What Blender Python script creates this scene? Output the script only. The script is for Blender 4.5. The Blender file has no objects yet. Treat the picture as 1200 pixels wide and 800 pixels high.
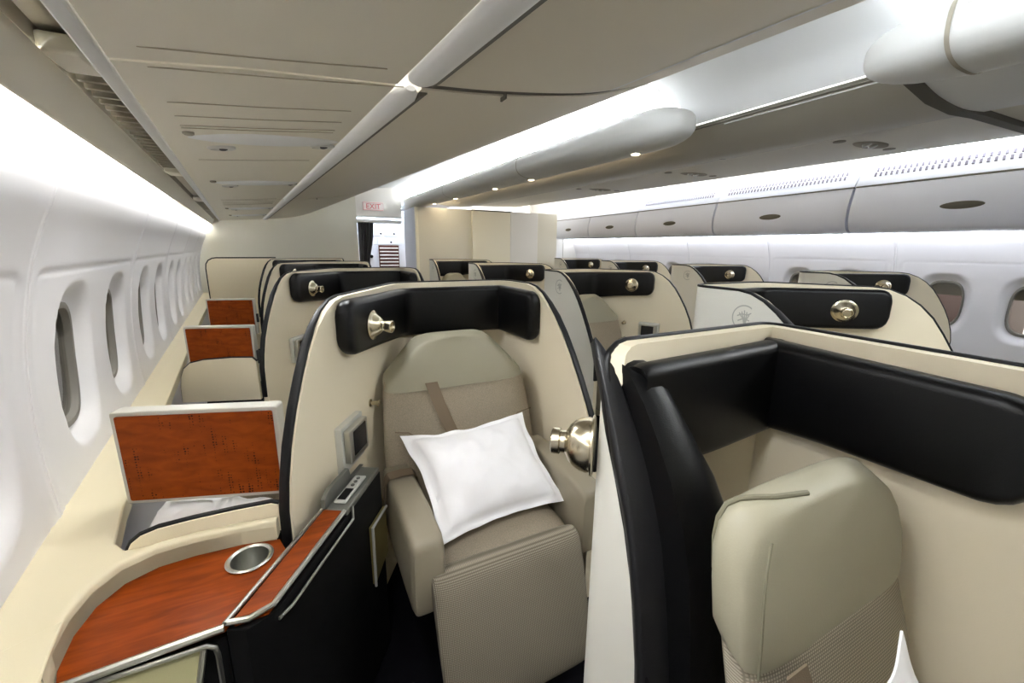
import bpy, math, random
from mathutils import Vector, Matrix, noise
random.seed(7)
C = bpy.context.scene.collection
PI = math.pi

# ------------------------------------------------------------------ materials
def lin(c):
    return tuple(((v/255.0)/12.92 if v/255.0 <= .04045 else ((v/255.0+.055)/1.055)**2.4) for v in c) + (1.0,)

def mat(name, rgb, rough=.5, metal=0., bump=0., bscale=300., spec=.5, coat=0., var=0., vscale=6.):
    m = bpy.data.materials.new(name); m.use_nodes = True
    nt = m.node_tree; b = nt.nodes['Principled BSDF']
    b.inputs['Base Color'].default_value = lin(rgb)
    b.inputs['Roughness'].default_value = rough
    b.inputs['Metallic'].default_value = metal
    b.inputs['Specular IOR Level'].default_value = spec
    b.inputs['Coat Weight'].default_value = coat
    tc = nt.nodes.new('ShaderNodeTexCoord')
    if var:
        n = nt.nodes.new('ShaderNodeTexNoise'); n.inputs['Scale'].default_value = vscale; n.inputs['Detail'].default_value = 4
        nt.links.new(tc.outputs['Object'], n.inputs['Vector'])
        r = nt.nodes.new('ShaderNodeValToRGB')
        a = lin(tuple(max(0, v*(1-var)) for v in rgb)); c = lin(tuple(min(255, v*(1+var)) for v in rgb))
        r.color_ramp.elements[0].position = .3; r.color_ramp.elements[1].position = .7
        r.color_ramp.elements[0].color = a; r.color_ramp.elements[1].color = c
        nt.links.new(n.outputs['Fac'], r.inputs['Fac']); nt.links.new(r.outputs['Color'], b.inputs['Base Color'])
    if bump:
        n = nt.nodes.new('ShaderNodeTexNoise'); n.inputs['Scale'].default_value = bscale; n.inputs['Detail'].default_value = 2
        nt.links.new(tc.outputs['Object'], n.inputs['Vector'])
        bp = nt.nodes.new('ShaderNodeBump'); bp.inputs['Strength'].default_value = bump; bp.inputs['Distance'].default_value = .002
        nt.links.new(n.outputs['Fac'], bp.inputs['Height']); nt.links.new(bp.outputs['Normal'], b.inputs['Normal'])
    return m

def emit(name, rgb, s):
    m = bpy.data.materials.new(name); m.use_nodes = True
    b = m.node_tree.nodes['Principled BSDF']
    b.inputs['Base Color'].default_value = lin(rgb)
    b.inputs['Emission Color'].default_value = lin(rgb); b.inputs['Emission Strength'].default_value = s
    return m

def weave(name, c1, c2, sc, rough=.9, rot=.0):
    m = mat(name, c1, rough); nt = m.node_tree; b = nt.nodes['Principled BSDF']
    tc = nt.nodes.new('ShaderNodeTexCoord'); mp = nt.nodes.new('ShaderNodeMapping')
    mp.inputs['Rotation'].default_value = (0, 0, rot)
    nt.links.new(tc.outputs['Object'], mp.inputs['Vector'])
    w = nt.nodes.new('ShaderNodeTexWave'); w.bands_direction = 'X'; w.inputs['Scale'].default_value = sc
    w2 = nt.nodes.new('ShaderNodeTexWave'); w2.bands_direction = 'Z'; w2.inputs['Scale'].default_value = sc
    mx = nt.nodes.new('ShaderNodeMath'); mx.operation = 'MULTIPLY'
    for q in (w, w2): nt.links.new(mp.outputs['Vector'], q.inputs['Vector'])
    nt.links.new(w.outputs['Fac'], mx.inputs[0]); nt.links.new(w2.outputs['Fac'], mx.inputs[1])
    r = nt.nodes.new('ShaderNodeValToRGB'); r.color_ramp.elements[0].color = lin(c2); r.color_ramp.elements[1].color = lin(c1)
    r.color_ramp.elements[1].position = .6
    nt.links.new(mx.outputs[0], r.inputs['Fac']); nt.links.new(r.outputs['Color'], b.inputs['Base Color'])
    bp = nt.nodes.new('ShaderNodeBump'); bp.inputs['Strength'].default_value = .4; bp.inputs['Distance'].default_value = .001
    nt.links.new(mx.outputs[0], bp.inputs['Height']); nt.links.new(bp.outputs['Normal'], b.inputs['Normal'])
    return m

def wood(name, c1, c2, rough=.3, dots=False):
    m = mat(name, c1, rough, coat=0., spec=.12); nt = m.node_tree; b = nt.nodes['Principled BSDF']
    tc = nt.nodes.new('ShaderNodeTexCoord'); mp = nt.nodes.new('ShaderNodeMapping')
    mp.inputs['Scale'].default_value = (5, 45, 45) if dots else (9, 60, 9); mp.inputs['Rotation'].default_value = (0, 0, 0 if dots else .25)
    nt.links.new(tc.outputs['Object'], mp.inputs['Vector'])
    n = nt.nodes.new('ShaderNodeTexNoise'); n.inputs['Scale'].default_value = 1.; n.inputs['Detail'].default_value = 6; n.inputs['Distortion'].default_value = .6
    nt.links.new(mp.outputs['Vector'], n.inputs['Vector'])
    r = nt.nodes.new('ShaderNodeValToRGB'); r.color_ramp.elements[0].position = .3; r.color_ramp.elements[1].position = .72
    r.color_ramp.elements[0].color = lin(c2); r.color_ramp.elements[1].color = lin(c1)
    nt.links.new(n.outputs['Fac'], r.inputs['Fac']); out = r.outputs['Color']
    if dots:   # small pierced dots in drifting clusters
        v = nt.nodes.new('ShaderNodeTexVoronoi'); v.inputs['Scale'].default_value = 125.
        v.inputs['Randomness'].default_value = .25
        nt.links.new(tc.outputs['Object'], v.inputs['Vector'])
        cl = nt.nodes.new('ShaderNodeTexNoise'); cl.inputs['Scale'].default_value = 14.
        nt.links.new(tc.outputs['Object'], cl.inputs['Vector'])
        t = nt.nodes.new('ShaderNodeMapRange'); t.inputs['From Min'].default_value = .42; t.inputs['From Max'].default_value = .7
        t.inputs['To Min'].default_value = .0; t.inputs['To Max'].default_value = .42
        nt.links.new(cl.outputs['Fac'], t.inputs['Value'])
        lt = nt.nodes.new('ShaderNodeMath'); lt.operation = 'LESS_THAN'
        nt.links.new(v.outputs['Distance'], lt.inputs[0]); nt.links.new(t.outputs['Result'], lt.inputs[1])
        mix = nt.nodes.new('ShaderNodeMix'); mix.data_type = 'RGBA'
        nt.links.new(lt.outputs[0], mix.inputs['Factor']); nt.links.new(out, mix.inputs['A']); mix.inputs['B'].default_value = lin((62, 22, 8))
        out = mix.outputs['Result']
    nt.links.new(out, b.inputs['Base Color'])
    return m

M = dict(
    wall=mat('white_panel', (214, 212, 213), .45, bump=.05, bscale=220),
    ceil=mat('ceiling_panel', (224, 219, 204), .5, bump=.1, bscale=260),
    ceil2=mat('ceiling_white', (226, 227, 227), .5, bump=.06, bscale=260),
    binl=mat('bin_panel', (220, 213, 197), .5, bump=.1, bscale=260),
    binr=mat('bin_white', (224, 228, 242), .4, bump=.05, bscale=260),
    greypanel=mat('grey_panel', (188, 184, 172), .5, bump=.08, bscale=260),
    groove=mat('groove_grey', (96, 92, 82), .7),
    grille=mat('grille_taupe', (150, 143, 128), .6),
    shell=mat('shell_cream', (230, 219, 193), .55, bump=.12, bscale=420),
    shellout=mat('shell_outer', (226, 224, 214), .5, bump=.1, bscale=420),
    badge=mat('badge_grey', (176, 176, 168), .5),
    pad=mat('black_leather', (6, 6, 7), .36, bump=.2, bscale=500, spec=.32),
    trim=mat('black_trim', (14, 14, 16), .42, spec=.35),
    leather=mat('sage_leather', (158, 153, 132), .5, bump=.12, bscale=350),
    piping=mat('piping', (118, 114, 94), .6),
    fabric=mat('taupe_fabric', (156, 145, 127), .9, bump=.5, bscale=420, spec=.2, var=.10, vscale=380),
    fabric2=weave('woven_fabric', (180, 171, 152), (126, 118, 102), 64., rot=.0),
    strap=mat('strap', (122, 106, 86), .8, bump=.3, bscale=600),
    pillow=mat('pillow_cotton', (244, 243, 245), .85, bump=.15, bscale=90),
    ledge=mat('ledge_cream', (203, 193, 165), .5, bump=.1, bscale=380),
    wood=wood('wood', (142, 62, 12), (104, 40, 4)),
    woodtv=wood('wood_tv', (146, 66, 14), (122, 50, 8), .45, True),
    silver=mat('satin_metal', (196, 196, 190), .32, 1.),
    silver2=mat('silver_paint', (206, 206, 200), .35, .35),
    chrome=mat('warm_metal', (206, 196, 172), .25, 1.),
    dark=mat('near_black', (10, 10, 11), .6, spec=.2),
    darkgrey=mat('dark_grey', (48, 48, 50), .5),
    screen=mat('screen_glass', (24, 26, 34), .12),
    tray=mat('tray_metal', (128, 128, 122), .35, .6),
    brass=mat('brass_panel', (150, 138, 88), .4, .5),
    floor=mat('carpet', (16, 15, 20), .95, bump=.4, bscale=200, spec=.1),
    podgrey=mat('pod_grey', (204, 204, 201), .45),
    slot=mat('slot_grey', (112, 108, 124), .6),
    rackdark=mat('rack_brown', (84, 44, 34), .6),
    curtain=mat('curtain', (74, 74, 76), .85, bump=.2, bscale=300),
    bulk=mat('bulkhead', (208, 205, 190), .5, bump=.05, bscale=200),
    bulkwhite=mat('bulkhead_white', (224, 221, 214), .5),
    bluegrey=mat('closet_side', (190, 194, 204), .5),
    closet=mat('closet_front', (212, 207, 190), .5, bump=.05, bscale=200),
    closetcream=mat('closet_cream', (232, 226, 204), .5),
    galley=mat('galley_white', (225, 227, 235), .4),
    exitsign=mat('exit_plate', (244, 236, 234), .4),
    exitred=mat('exit_red', (232, 120, 126), .5),
    shade=mat('window_shade', (150, 140, 126), .6),
    gasket=mat('window_gasket', (118, 114, 106), .6),
    cowl=mat('engine_cowl', (60, 34, 28), .5),
    apron=mat('apron', (120, 114, 104), .8, var=.25, vscale=1.2),
    terminal=mat('terminal', (215, 213, 208), .7, var=.12, vscale=3),
)
def glass():
    m = bpy.data.materials.new('window_glass'); m.use_nodes = True; nt = m.node_tree
    for n in list(nt.nodes):
        if n.type != 'OUTPUT_MATERIAL': nt.nodes.remove(n)
    o = next(n for n in nt.nodes if n.type == 'OUTPUT_MATERIAL')
    t = nt.nodes.new('ShaderNodeBsdfTransparent'); t.inputs['Color'].default_value = (.86, .86, .84, 1)
    g = nt.nodes.new('ShaderNodeBsdfGlossy'); g.inputs['Roughness'].default_value = .04
    f = nt.nodes.new('ShaderNodeFresnel'); f.inputs['IOR'].default_value = 1.5
    x = nt.nodes.new('ShaderNodeMixShader')
    nt.links.new(f.outputs[0], x.inputs[0]); nt.links.new(t.outputs[0], x.inputs[1]); nt.links.new(g.outputs[0], x.inputs[2])
    nt.links.new(x.outputs[0], o.inputs['Surface'])
    return m
M['glass'] = glass()
M['jointc'] = mat('joint_line', (168, 160, 140), .6)
POD_FILL, SEAT_FILL = 10., 3.6  # strengths of the added fill spots

# ------------------------------------------------------------------ mesh building
class MB:
    def __init__(s): s.v = []; s.f = []; s.mi = []
    def add(s, vs, fs, mi=0):
        b = len(s.v); s.v += [Vector(v) for v in vs]; s.f += [tuple(b+i for i in f) for f in fs]; s.mi += [mi]*len(fs)
        return s
    def box(s, lo, hi, rz=0., piv=None, mi=0):
        x0, y0, z0 = lo; x1, y1, z1 = hi
        vs = [Vector(p) for p in ((x0,y0,z0),(x1,y0,z0),(x1,y1,z0),(x0,y1,z0),(x0,y0,z1),(x1,y0,z1),(x1,y1,z1),(x0,y1,z1))]
        if rz:
            p = Vector(piv) if piv else Vector(((x0+x1)/2, (y0+y1)/2, 0)); R = Matrix.Rotation(rz, 3, 'Z')
            vs = [R @ (v-p) + p for v in vs]
        return s.add(vs, [(3,2,1,0),(4,5,6,7),(0,1,5,4),(1,2,6,5),(2,3,7,6),(3,0,4,7)], mi)
    def grid(s, rows, closed=False, flip=False, mi=0):
        nu, nv = len(rows), len(rows[0]); vs = [p for r in rows for p in r]; fs = []
        for i in range(nu-1):
            for j in range(nv if closed else nv-1):
                k = (j+1) % nv; q = (i*nv+j, i*nv+k, (i+1)*nv+k, (i+1)*nv+j)
                fs.append(q[::-1] if flip else q)
        return s.add(vs, fs, mi)
    def loft(s, rings, cap=True, mi=0):
        n = len(rings[0]); s.grid(rings, True, mi=mi)
        if cap:
            b = len(s.v) - n*len(rings)
            s.f.append(tuple(b+i for i in range(n))[::-1]); s.f.append(tuple(b+n*(len(rings)-1)+i for i in range(n))); s.mi += [mi, mi]
        return s
    def tube(s, path, r, n=8, cap=True, mi=0, flat=1.0):
        P = [Vector(p) for p in path]; rings = []; up = None
        for i, p in enumerate(P):
            t = (P[min(i+1, len(P)-1)] - P[max(i-1, 0)]).normalized()
            if up is None:
                up = Vector((0,0,1)) if abs(t.z) < .9 else Vector((1,0,0))
            a = t.cross(up)
            if a.length < 1e-5: a = t.orthogonal()
            a.normalize(); b = a.cross(t).normalized(); up = b
            rr = r[i] if isinstance(r, (list, tuple)) else r
            rings.append([p + a*rr*math.cos(2*PI*k/n) + b*rr*flat*math.sin(2*PI*k/n) for k in range(n)])
        return s.loft(rings, cap, mi)
    def lathe(s, prof, org, axis, n=24, mi=0, cap=True):
        o = Vector(org); z = Vector(axis).normalized(); x = z.orthogonal().normalized(); y = z.cross(x)
        rings = [[o + z*h + (x*math.cos(2*PI*k/n) + y*math.sin(2*PI*k/n))*max(r, 1e-4) for k in range(n)] for r, h in prof]
        return s.loft(rings, cap, mi)
    def prism(s, poly, z0, z1, mi=0):
        return s.loft([[Vector((x, y, z0)) for x, y in poly], [Vector((x, y, z1)) for x, y in poly]], True, mi)
    def slab(s, outline, off, mi=0):     # 3-D outline extruded by a vector
        o = Vector(off); a = [Vector(p) for p in outline]
        return s.loft([a, [p+o for p in a]], True, mi)

ORG = {}
def finish(o, smooth=38, bev=0., seg=2, sub=0):
    me = o.data
    for p in me.polygons: p.use_smooth = True
    me.set_sharp_from_angle(angle=math.radians(smooth))
    if bev:
        b = o.modifiers.new('bevel', 'BEVEL'); b.width = bev; b.segments = seg; b.limit_method = 'ANGLE'; b.angle_limit = math.radians(35)
        b.harden_normals = False
    if sub:
        b = o.modifiers.new('sub', 'SUBSURF'); b.levels = sub; b.render_levels = sub

def fixn(me):
    import bmesh
    bm = bmesh.new(); bm.from_mesh(me); bmesh.ops.recalc_face_normals(bm, faces=bm.faces[:]); bm.to_mesh(me); bm.free()

def obj(name, mb, mats, parent=None, bev=0., seg=2, sub=0, smooth=38, norm=True):
    """one mesh object; vertices are given in world space, stored relative to the thing's origin"""
    if parent is not None: org = ORG[parent.name]
    else:
        xs = [v.x for v in mb.v]; ys = [v.y for v in mb.v]; zs = [v.z for v in mb.v]
        org = Vector(((min(xs)+max(xs))/2, (min(ys)+max(ys))/2, min(zs)))
    me = bpy.data.meshes.new(name); me.from_pydata([v-org for v in mb.v], [], mb.f)
    for m in (mats if isinstance(mats, (list, tuple)) else [mats]): me.materials.append(m)
    for p, k in zip(me.polygons, mb.mi): p.material_index = k
    if norm: fixn(me)
    o = bpy.data.objects.new(name, me); C.objects.link(o); ORG[o.name] = org
    if parent is not None: o.parent = parent
    else: o.location = org
    finish(o, smooth, bev, seg, sub)
    return o

def tag(o, label=None, cat=None, group=None, kind=None):
    if label: o['label'] = label
    if cat: o['category'] = cat
    if group: o['group'] = group
    if kind: o['kind'] = kind
    return o
def thing(name, loc, label, cat, group=None):
    o = bpy.data.objects.new(name, None); C.objects.link(o); o.location = loc; o.empty_display_size = .1
    ORG[o.name] = Vector(loc); return tag(o, label, cat, group)
def struct(name, mb, mats, label, cat='wall', **k):
    return tag(obj(name, mb, mats, **k), label, cat, None, 'structure')
def kids(o): return [c for c in bpy.data.objects if c.parent == o]
def dup(src, loc, label, group=None):
    def rec(o, par):
        c = o.copy(); C.objects.link(c); ORG[c.name] = ORG.get(o.name, Vector())
        if par is not None: c.parent = par
        for ch in kids(o):
            if ch is not c: rec(ch, c)
        return c
    r = rec(src, None); r.location = loc; r['label'] = label
    if group: r['group'] = group
    return r

def lerp(a, b, t): return a + (b-a)*t
def table(tab, u):
    if u <= tab[0][0]: return tab[0][1]
    for (a, x), (b, y) in zip(tab, tab[1:]):
        if u <= b: return lerp(x, y, (u-a)/(b-a))
    return tab[-1][1]
def smooth01(t): t = max(0., min(1., t)); return t*t*(3-2*t)
def round_path(P, rad, n=8):
    """polyline in plan with its inner corners rounded"""
    P = [Vector(p) for p in P]; out = [P[0]]
    for i in range(1, len(P)-1):
        a, b, c = P[i-1], P[i], P[i+1]; d1 = (a-b).normalized(); d2 = (c-b).normalized()
        k = min(rad, (a-b).length*.45, (c-b).length*.45)
        p, q = b+d1*k, b+d2*k
        for j in range(n+1):
            t = j/n; out.append(p*(1-t)**2 + b*2*t*(1-t) + q*t*t)
    out.append(P[-1]); return out
def resample(P, step):
    out = [P[0]]; 
    for a, b in zip(P, P[1:]):
        n = max(1, int((b-a).length/step)); out += [a+(b-a)*(i/n) for i in range(1, n+1)]
    return out
def cum(P):
    s = [0.]
    for a, b in zip(P, P[1:]): s.append(s[-1]+(b-a).length)
    return s
def normals2(P, side):
    out = []
    for i in range(len(P)):
        t = (P[min(i+1, len(P)-1)] - P[max(i-1, 0)]).normalized(); out.append(Vector((-t.y, t.x))*side)
    return out
def rrect(hw, hh, r, n=5):
    r = min(r, hw*.98, hh*.98); pts = []
    for cx, cy, a0 in ((hw-r, hh-r, 0), (-hw+r, hh-r, PI/2), (-hw+r, -hh+r, PI), (hw-r, -hh+r, 1.5*PI)):
        for k in range(n+1): a = a0+PI/2*k/n; pts.append((cx+r*math.cos(a), cy+r*math.sin(a)))
    return pts
def sring(c, ax, ay, hx, hy, e=4., n=36):
    """superellipse ring about c in the plane of unit vectors ax, ay"""
    c = Vector(c); out = []
    for k in range(n):
        a = 2*PI*k/n; ca, sa = math.cos(a), math.sin(a)
        out.append(c + Vector(ax)*hx*math.copysign(abs(ca)**(2/e), ca) + Vector(ay)*hy*math.copysign(abs(sa)**(2/e), sa))
    return out

# ------------------------------------------------------------------ camera
YAW, PITCH, ROLL = math.radians(27.), math.radians(12.65), math.radians(.6)
fw = Vector((math.sin(YAW)*math.cos(PITCH), math.cos(YAW)*math.cos(PITCH), -math.sin(PITCH)))
rt0 = Vector((math.cos(YAW), -math.sin(YAW), 0)); up0 = rt0.cross(fw)
rt = rt0*math.cos(ROLL) + up0*math.sin(ROLL); up = up0*math.cos(ROLL) - rt0*math.sin(ROLL)
cd = bpy.data.cameras.new('camera'); cam = bpy.data.objects.new('camera', cd); C.objects.link(cam)
cam.matrix_world = Matrix(((rt.x, up.x, -fw.x, 0), (rt.y, up.y, -fw.y, 0), (rt.z, up.z, -fw.z, 1.5), (0, 0, 0, 1)))
cd.sensor_width = 36; cd.lens = 14.4; cd.clip_start = .02
bpy.context.scene.camera = cam

# ------------------------------------------------------------------ cabin walls with recessed windows
Y0, Y1 = -1.2, 8.0
PROF = [(.0, .10), (.4, .035), (.765, .010), (.94, .0), (1.10, .005), (1.26, .022), (1.41, .056), (1.49, .080), (1.60, .128), (1.66, .156), (1.70, .162), (1.75, .158), (1.82, .14), (1.92, .13)]
def lbase(y): return -.653 - .118*(y-1.45)
def rbase(y): return 5.03 + .114*(y-1.5)
def zsmooth(z):  # averaged so the tabulated curve reads as a curve
    return sum(table(PROF, z+d) for d in (-.06, -.03, 0, .03, .06))/5
ZC = 1.115
def wall(side, seams, wins, name, label):
    mb = MB(); base = lbase if side < 0 else rbase; zc = ZC if side < 0 else 1.07
    sg = -1 if side < 0 else 1
    ys = []; y = Y0
    while y < Y1: ys.append(y); y += .014
    ys.append(Y1)
    for s in seams: ys += [s+d for d in (-.016, -.009, -.005, 0, .005, .009, .016)]
    ys = sorted(v for v in ys if Y0 <= v <= Y1)
    zs = [.0, .2, .4, .55] + [.6+.0095*i for i in range(int(1.25/.0095)+1)]
    edges = [Y0] + list(seams) + [Y1+.4]
    A, B, E = .19, .275, 2.9
    def disp(y, z):
        d = 0.
        for w in wins:
            if abs(y-w) < .25:
                r = ((abs(y-w)/A)**E + (abs(z-zc)/B)**E)**(1/E)
                if r < 1: d = max(d, .046*smooth01((1-r)/.26))
        for s in seams:
            q = abs(y-s)
            if q < .03: d += -.007*math.exp(-(q/.010)**2) + .011*math.exp(-(q/.004)**2)
        # pressed line of each panel: a rounded rectangle set in from its seams
        for a, b in zip(edges, edges[1:]):
            if a <= y <= b:
                hy = (b-a)/2-.055; cy = (a+b)/2; cz = (1.43+.66)/2; hz = (1.43-.66)/2; rr = .04
                qx = abs(y-cy)-hy+rr; qz = abs(z-cz)-hz+rr
                sd = math.hypot(max(qx, 0), max(qz, 0)) + min(max(qx, qz), 0) - rr
                d += .004*math.exp(-(sd/.005)**2) + .0015*smooth01(.5-sd/.02)
        return d
    rows = []; keep = {}
    for y in ys:
        col = []
        for z in zs:
            col.append(Vector((base(y) - sg*zsmooth(z) + sg*disp(y, z), y, z)))
        rows.append(col)
    nv = len(zs); fs = []
    for i in range(len(ys)-1):
        for j in range(nv-1):
            ym = (ys[i]+ys[i+1])/2; zm = (zs[j]+zs[j+1])/2
            if any(((abs(ym-w)/.128)**E + (abs(zm-zc)/.196)**E) < 1 for w in wins): continue
            q = (i*nv+j, i*nv+j+1, (i+1)*nv+j+1, (i+1)*nv+j); fs.append(q if side < 0 else q[::-1])
    mb.add([p for r in rows for p in r], fs)
    o = struct(name, mb, M['wall'], label, norm=False, smooth=60)
    return o
LSEAM = [.14, 1.42, 2.70, 3.98, 5.26, 6.54, 7.82]
LWIN = [w for s in LSEAM[:-1] for w in (s+.40, s+.98)]
RSEAM = [-.68, .60, 1.88, 3.16, 4.48, 5.96, 7.4]
RWIN = [w for s in RSEAM[:-1] for w in (s+.38, s+.91)]
wall(-1, LSEAM, LWIN, 'wall_left', 'white curved cabin wall with windows along the table side')
wall(1, RSEAM, RWIN, 'wall_right', 'white cabin wall with windows under the large closed bins')
wn = 0
def window(side, y):
    global wn
    wn += 1; base = lbase if side < 0 else rbase; sg = -1 if side < 0 else 1; zc = ZC if side < 0 else 1.07
    def P(dy, dz, out): return Vector((base(y+dy) - sg*zsmooth(zc+dz) + sg*(.044+out), y+dy, zc+dz))
    def ring(k, out): return [P(math.copysign(abs(math.cos(a))**.69, math.cos(a))*.131*k, math.copysign(abs(math.sin(a))**.69, math.sin(a))*.199*k, out) for a in (2*PI*i/40 for i in range(40))]
    t = thing('window_%d' % wn, P(0, -.18, 0), 'oval cabin window in the %s wall, number %d' % ('table side' if side < 0 else 'bin side', wn), 'window')
    t['kind'] = 'structure'
    f = MB().loft([ring(1.03, -.004), ring(.99, -.008), ring(.93, -.006), ring(.9, .012), ring(.98, .03), ring(1.04, .02), ring(1.03, -.004)], False)
    obj('frame', f, M['gasket'], t)
    p = MB(); p.loft([ring(.95, .016), ring(.95, .022)])
    obj('pane', p, M['glass'], t)
    s = MB(); h = .30 if side < 0 else .32
    o = [P(a*.135, b, .034) for a, b in ((-1, .205), (1, .205), (1, .205-.40*h), (-1, .205-.40*h))]
    s.slab(o, (sg*.004, 0, 0)); obj('shade', s, M['shade'], t)
    return t
for w in LWIN:
    if w > .4: window(-1, w)
for w in RWIN:
    if w > .3: window(1, w)

# ------------------------------------------------------------------ floor, bulkheads
struct('floor', MB().box((-2.2, Y0, -.05), (7.2, 10.6, 0)), M['floor'], 'dark carpeted cabin floor under the seats', 'floor')
struct('wall_front', MB().box((-1.2, Y0-.06, 0), (6.2, Y0, 2.7)), M['bulk'], 'plain bulkhead closing the front of the cabin', 'wall')
bk = MB().box((-2.2, 8.0, 0), (.955, 8.06, 2.7)); bk.box((-.30, 7.992, 0), (-.285, 8.0, 2.4))
struct('wall_back', bk, M['bulk'], 'pale grey bulkhead behind the last suite beside the windows', 'wall')
bk = MB().box((.955, 8.0, 2.06), (1.75, 8.06, 2.7))
struct('trim_1', bk, M['bulkwhite'], 'white header panel over the galley doorway', 'trim')
struct('trim_2', MB().box((.955, 7.97, 2.035), (1.75, 8.0, 2.065)).box((.955, 8.0, 1.95), (1.75, 8.3, 2.0)), M['silver2'], 'pale rail across the top of the galley doorway', 'trim')
bk = MB().box((4.5, 8.0, 0), (7.2, 8.06, 2.7)); bk.box((5.35, 7.985, 0), (5.365, 8, 2.4))
struct('wall_back_right', bk, M['bulkwhite'], 'pale bulkhead at the far end beneath the closed bins', 'wall')
struct('wall_galley', MB().box((-.2, 10.4, 0), (3.2, 10.46, 2.7)), M['galley'], 'white end wall of the galley', 'wall')

# ------------------------------------------------------------------ ceiling surfaces (lofted between the nose and the far end)
def ext(profA, profB, ya, yb, thick=0.0, n=2, ys=None):
    """grid between two cross sections given as (x, z) lists"""
    ys = ys or [lerp(ya, yb, i/(n-1)) for i in range(n)]
    return [[Vector((lerp(a[0], b[0], (y-Y0)/(Y1-Y0)), y, lerp(a[1], b[1], (y-Y0)/(Y1-Y0)))) for a, b in zip(profA, profB)] for y in ys]
def curve_pts(P, n=8):
    """Catmull-Rom through 2-D points"""
    out = []; Q = [P[0]] + list(P) + [P[-1]]
    for i in range(1, len(Q)-2):
        p0, p1, p2, p3 = (Vector(q) for q in Q[i-1:i+3])
        for k in range(n):
            t = k/n; out.append(.5*((2*p1) + (p2-p0)*t + (2*p0-5*p1+4*p2-p3)*t*t + (3*p1-p0-3*p2+p3)*t**3))
    out.append(Vector(P[-1])); return [(v.x, v.y) for v in out]
def off(P, dx, dz): return [(x+dx, z+dz) for x, z in P]
def sec(P, y, k=-.1, zk=.015):
    """a cross section measured at y = 1.45 carried along the tapering left side"""
    return [(x + k*(y-1.45), z + zk*(y-1.45)) for x, z in P]
def sweep(mb, P, ya, yb, k=-.1, zk=.015, n=2, mi=0):
    rows = []
    for i in range(n):
        y = lerp(ya, yb, i/(n-1)); rows.append([Vector((x, y, z)) for x, z in sec(P, y, k, zk)])
    mb.grid(rows, mi=mi); return mb
def sweep_solid(mb, P, ya, yb, k=-.1, zk=.015, mi=0):
    mb.loft([[Vector((x, y, z)) for x, z in sec(P, y, k, zk)] for y in (ya, yb)], True, mi); return mb

# left side: smooth underside between wall light and slot
lip = curve_pts([(-.431, 1.742), (-.428, 1.735), (-.42, 1.737), (-.405, 1.765), (-.391, 1.794), (-.386, 1.803)], 6)
mb = sweep(MB(), lip, Y0, Y1, -.115); sweep(mb, [(-.3925, 1.80), (-.393, 1.842), (-.50, 1.862), (-.57, 1.866)], Y0, Y1, -.115)
struct('ceiling_cove_left', mb, M['ceil'], 'smooth pale underside strip between the wall light and the air slot', 'ceiling')
# air slot
slot = MB(); sweep(slot, [(-.390, 1.80), (-.388, 1.838), (-.330, 1.838), (-.326, 1.80)], Y0, Y1, -.115)
sl = thing('air_grille', (-.36, 1.45, 1.8), 'long recessed air slot with taupe fins above the windows', 'air vent')
obj('channel', slot, M['grille'], sl)
for a in (1.15, 4.2):
    for i in range(22):
        y = a + .055*i; x = -.358-.115*(y-1.45); z = 1.806 + .015*(y-1.45)
        f = MB().box((x-.024, y-.006, z+.004), (x+.024, y+.006, z+.034)); obj('fin', f, M['grille'], sl)
for y in (1.02, 2.45, 4.05):
    x = -.358-.115*(y-1.45); z = 1.80+.015*(y-1.45)
    obj('bridge', MB().box((x-.027, y-.05, z+.0), (x+.027, y+.05, z+.03)), M['ceil'], sl, bev=.006)
obj('rail', sweep_solid(MB(), [(-.328, 1.790), (-.328, 1.835), (-.312, 1.835), (-.306, 1.80)], Y0, Y1, -.115), M['ceil2'], sl, bev=.004)

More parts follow.
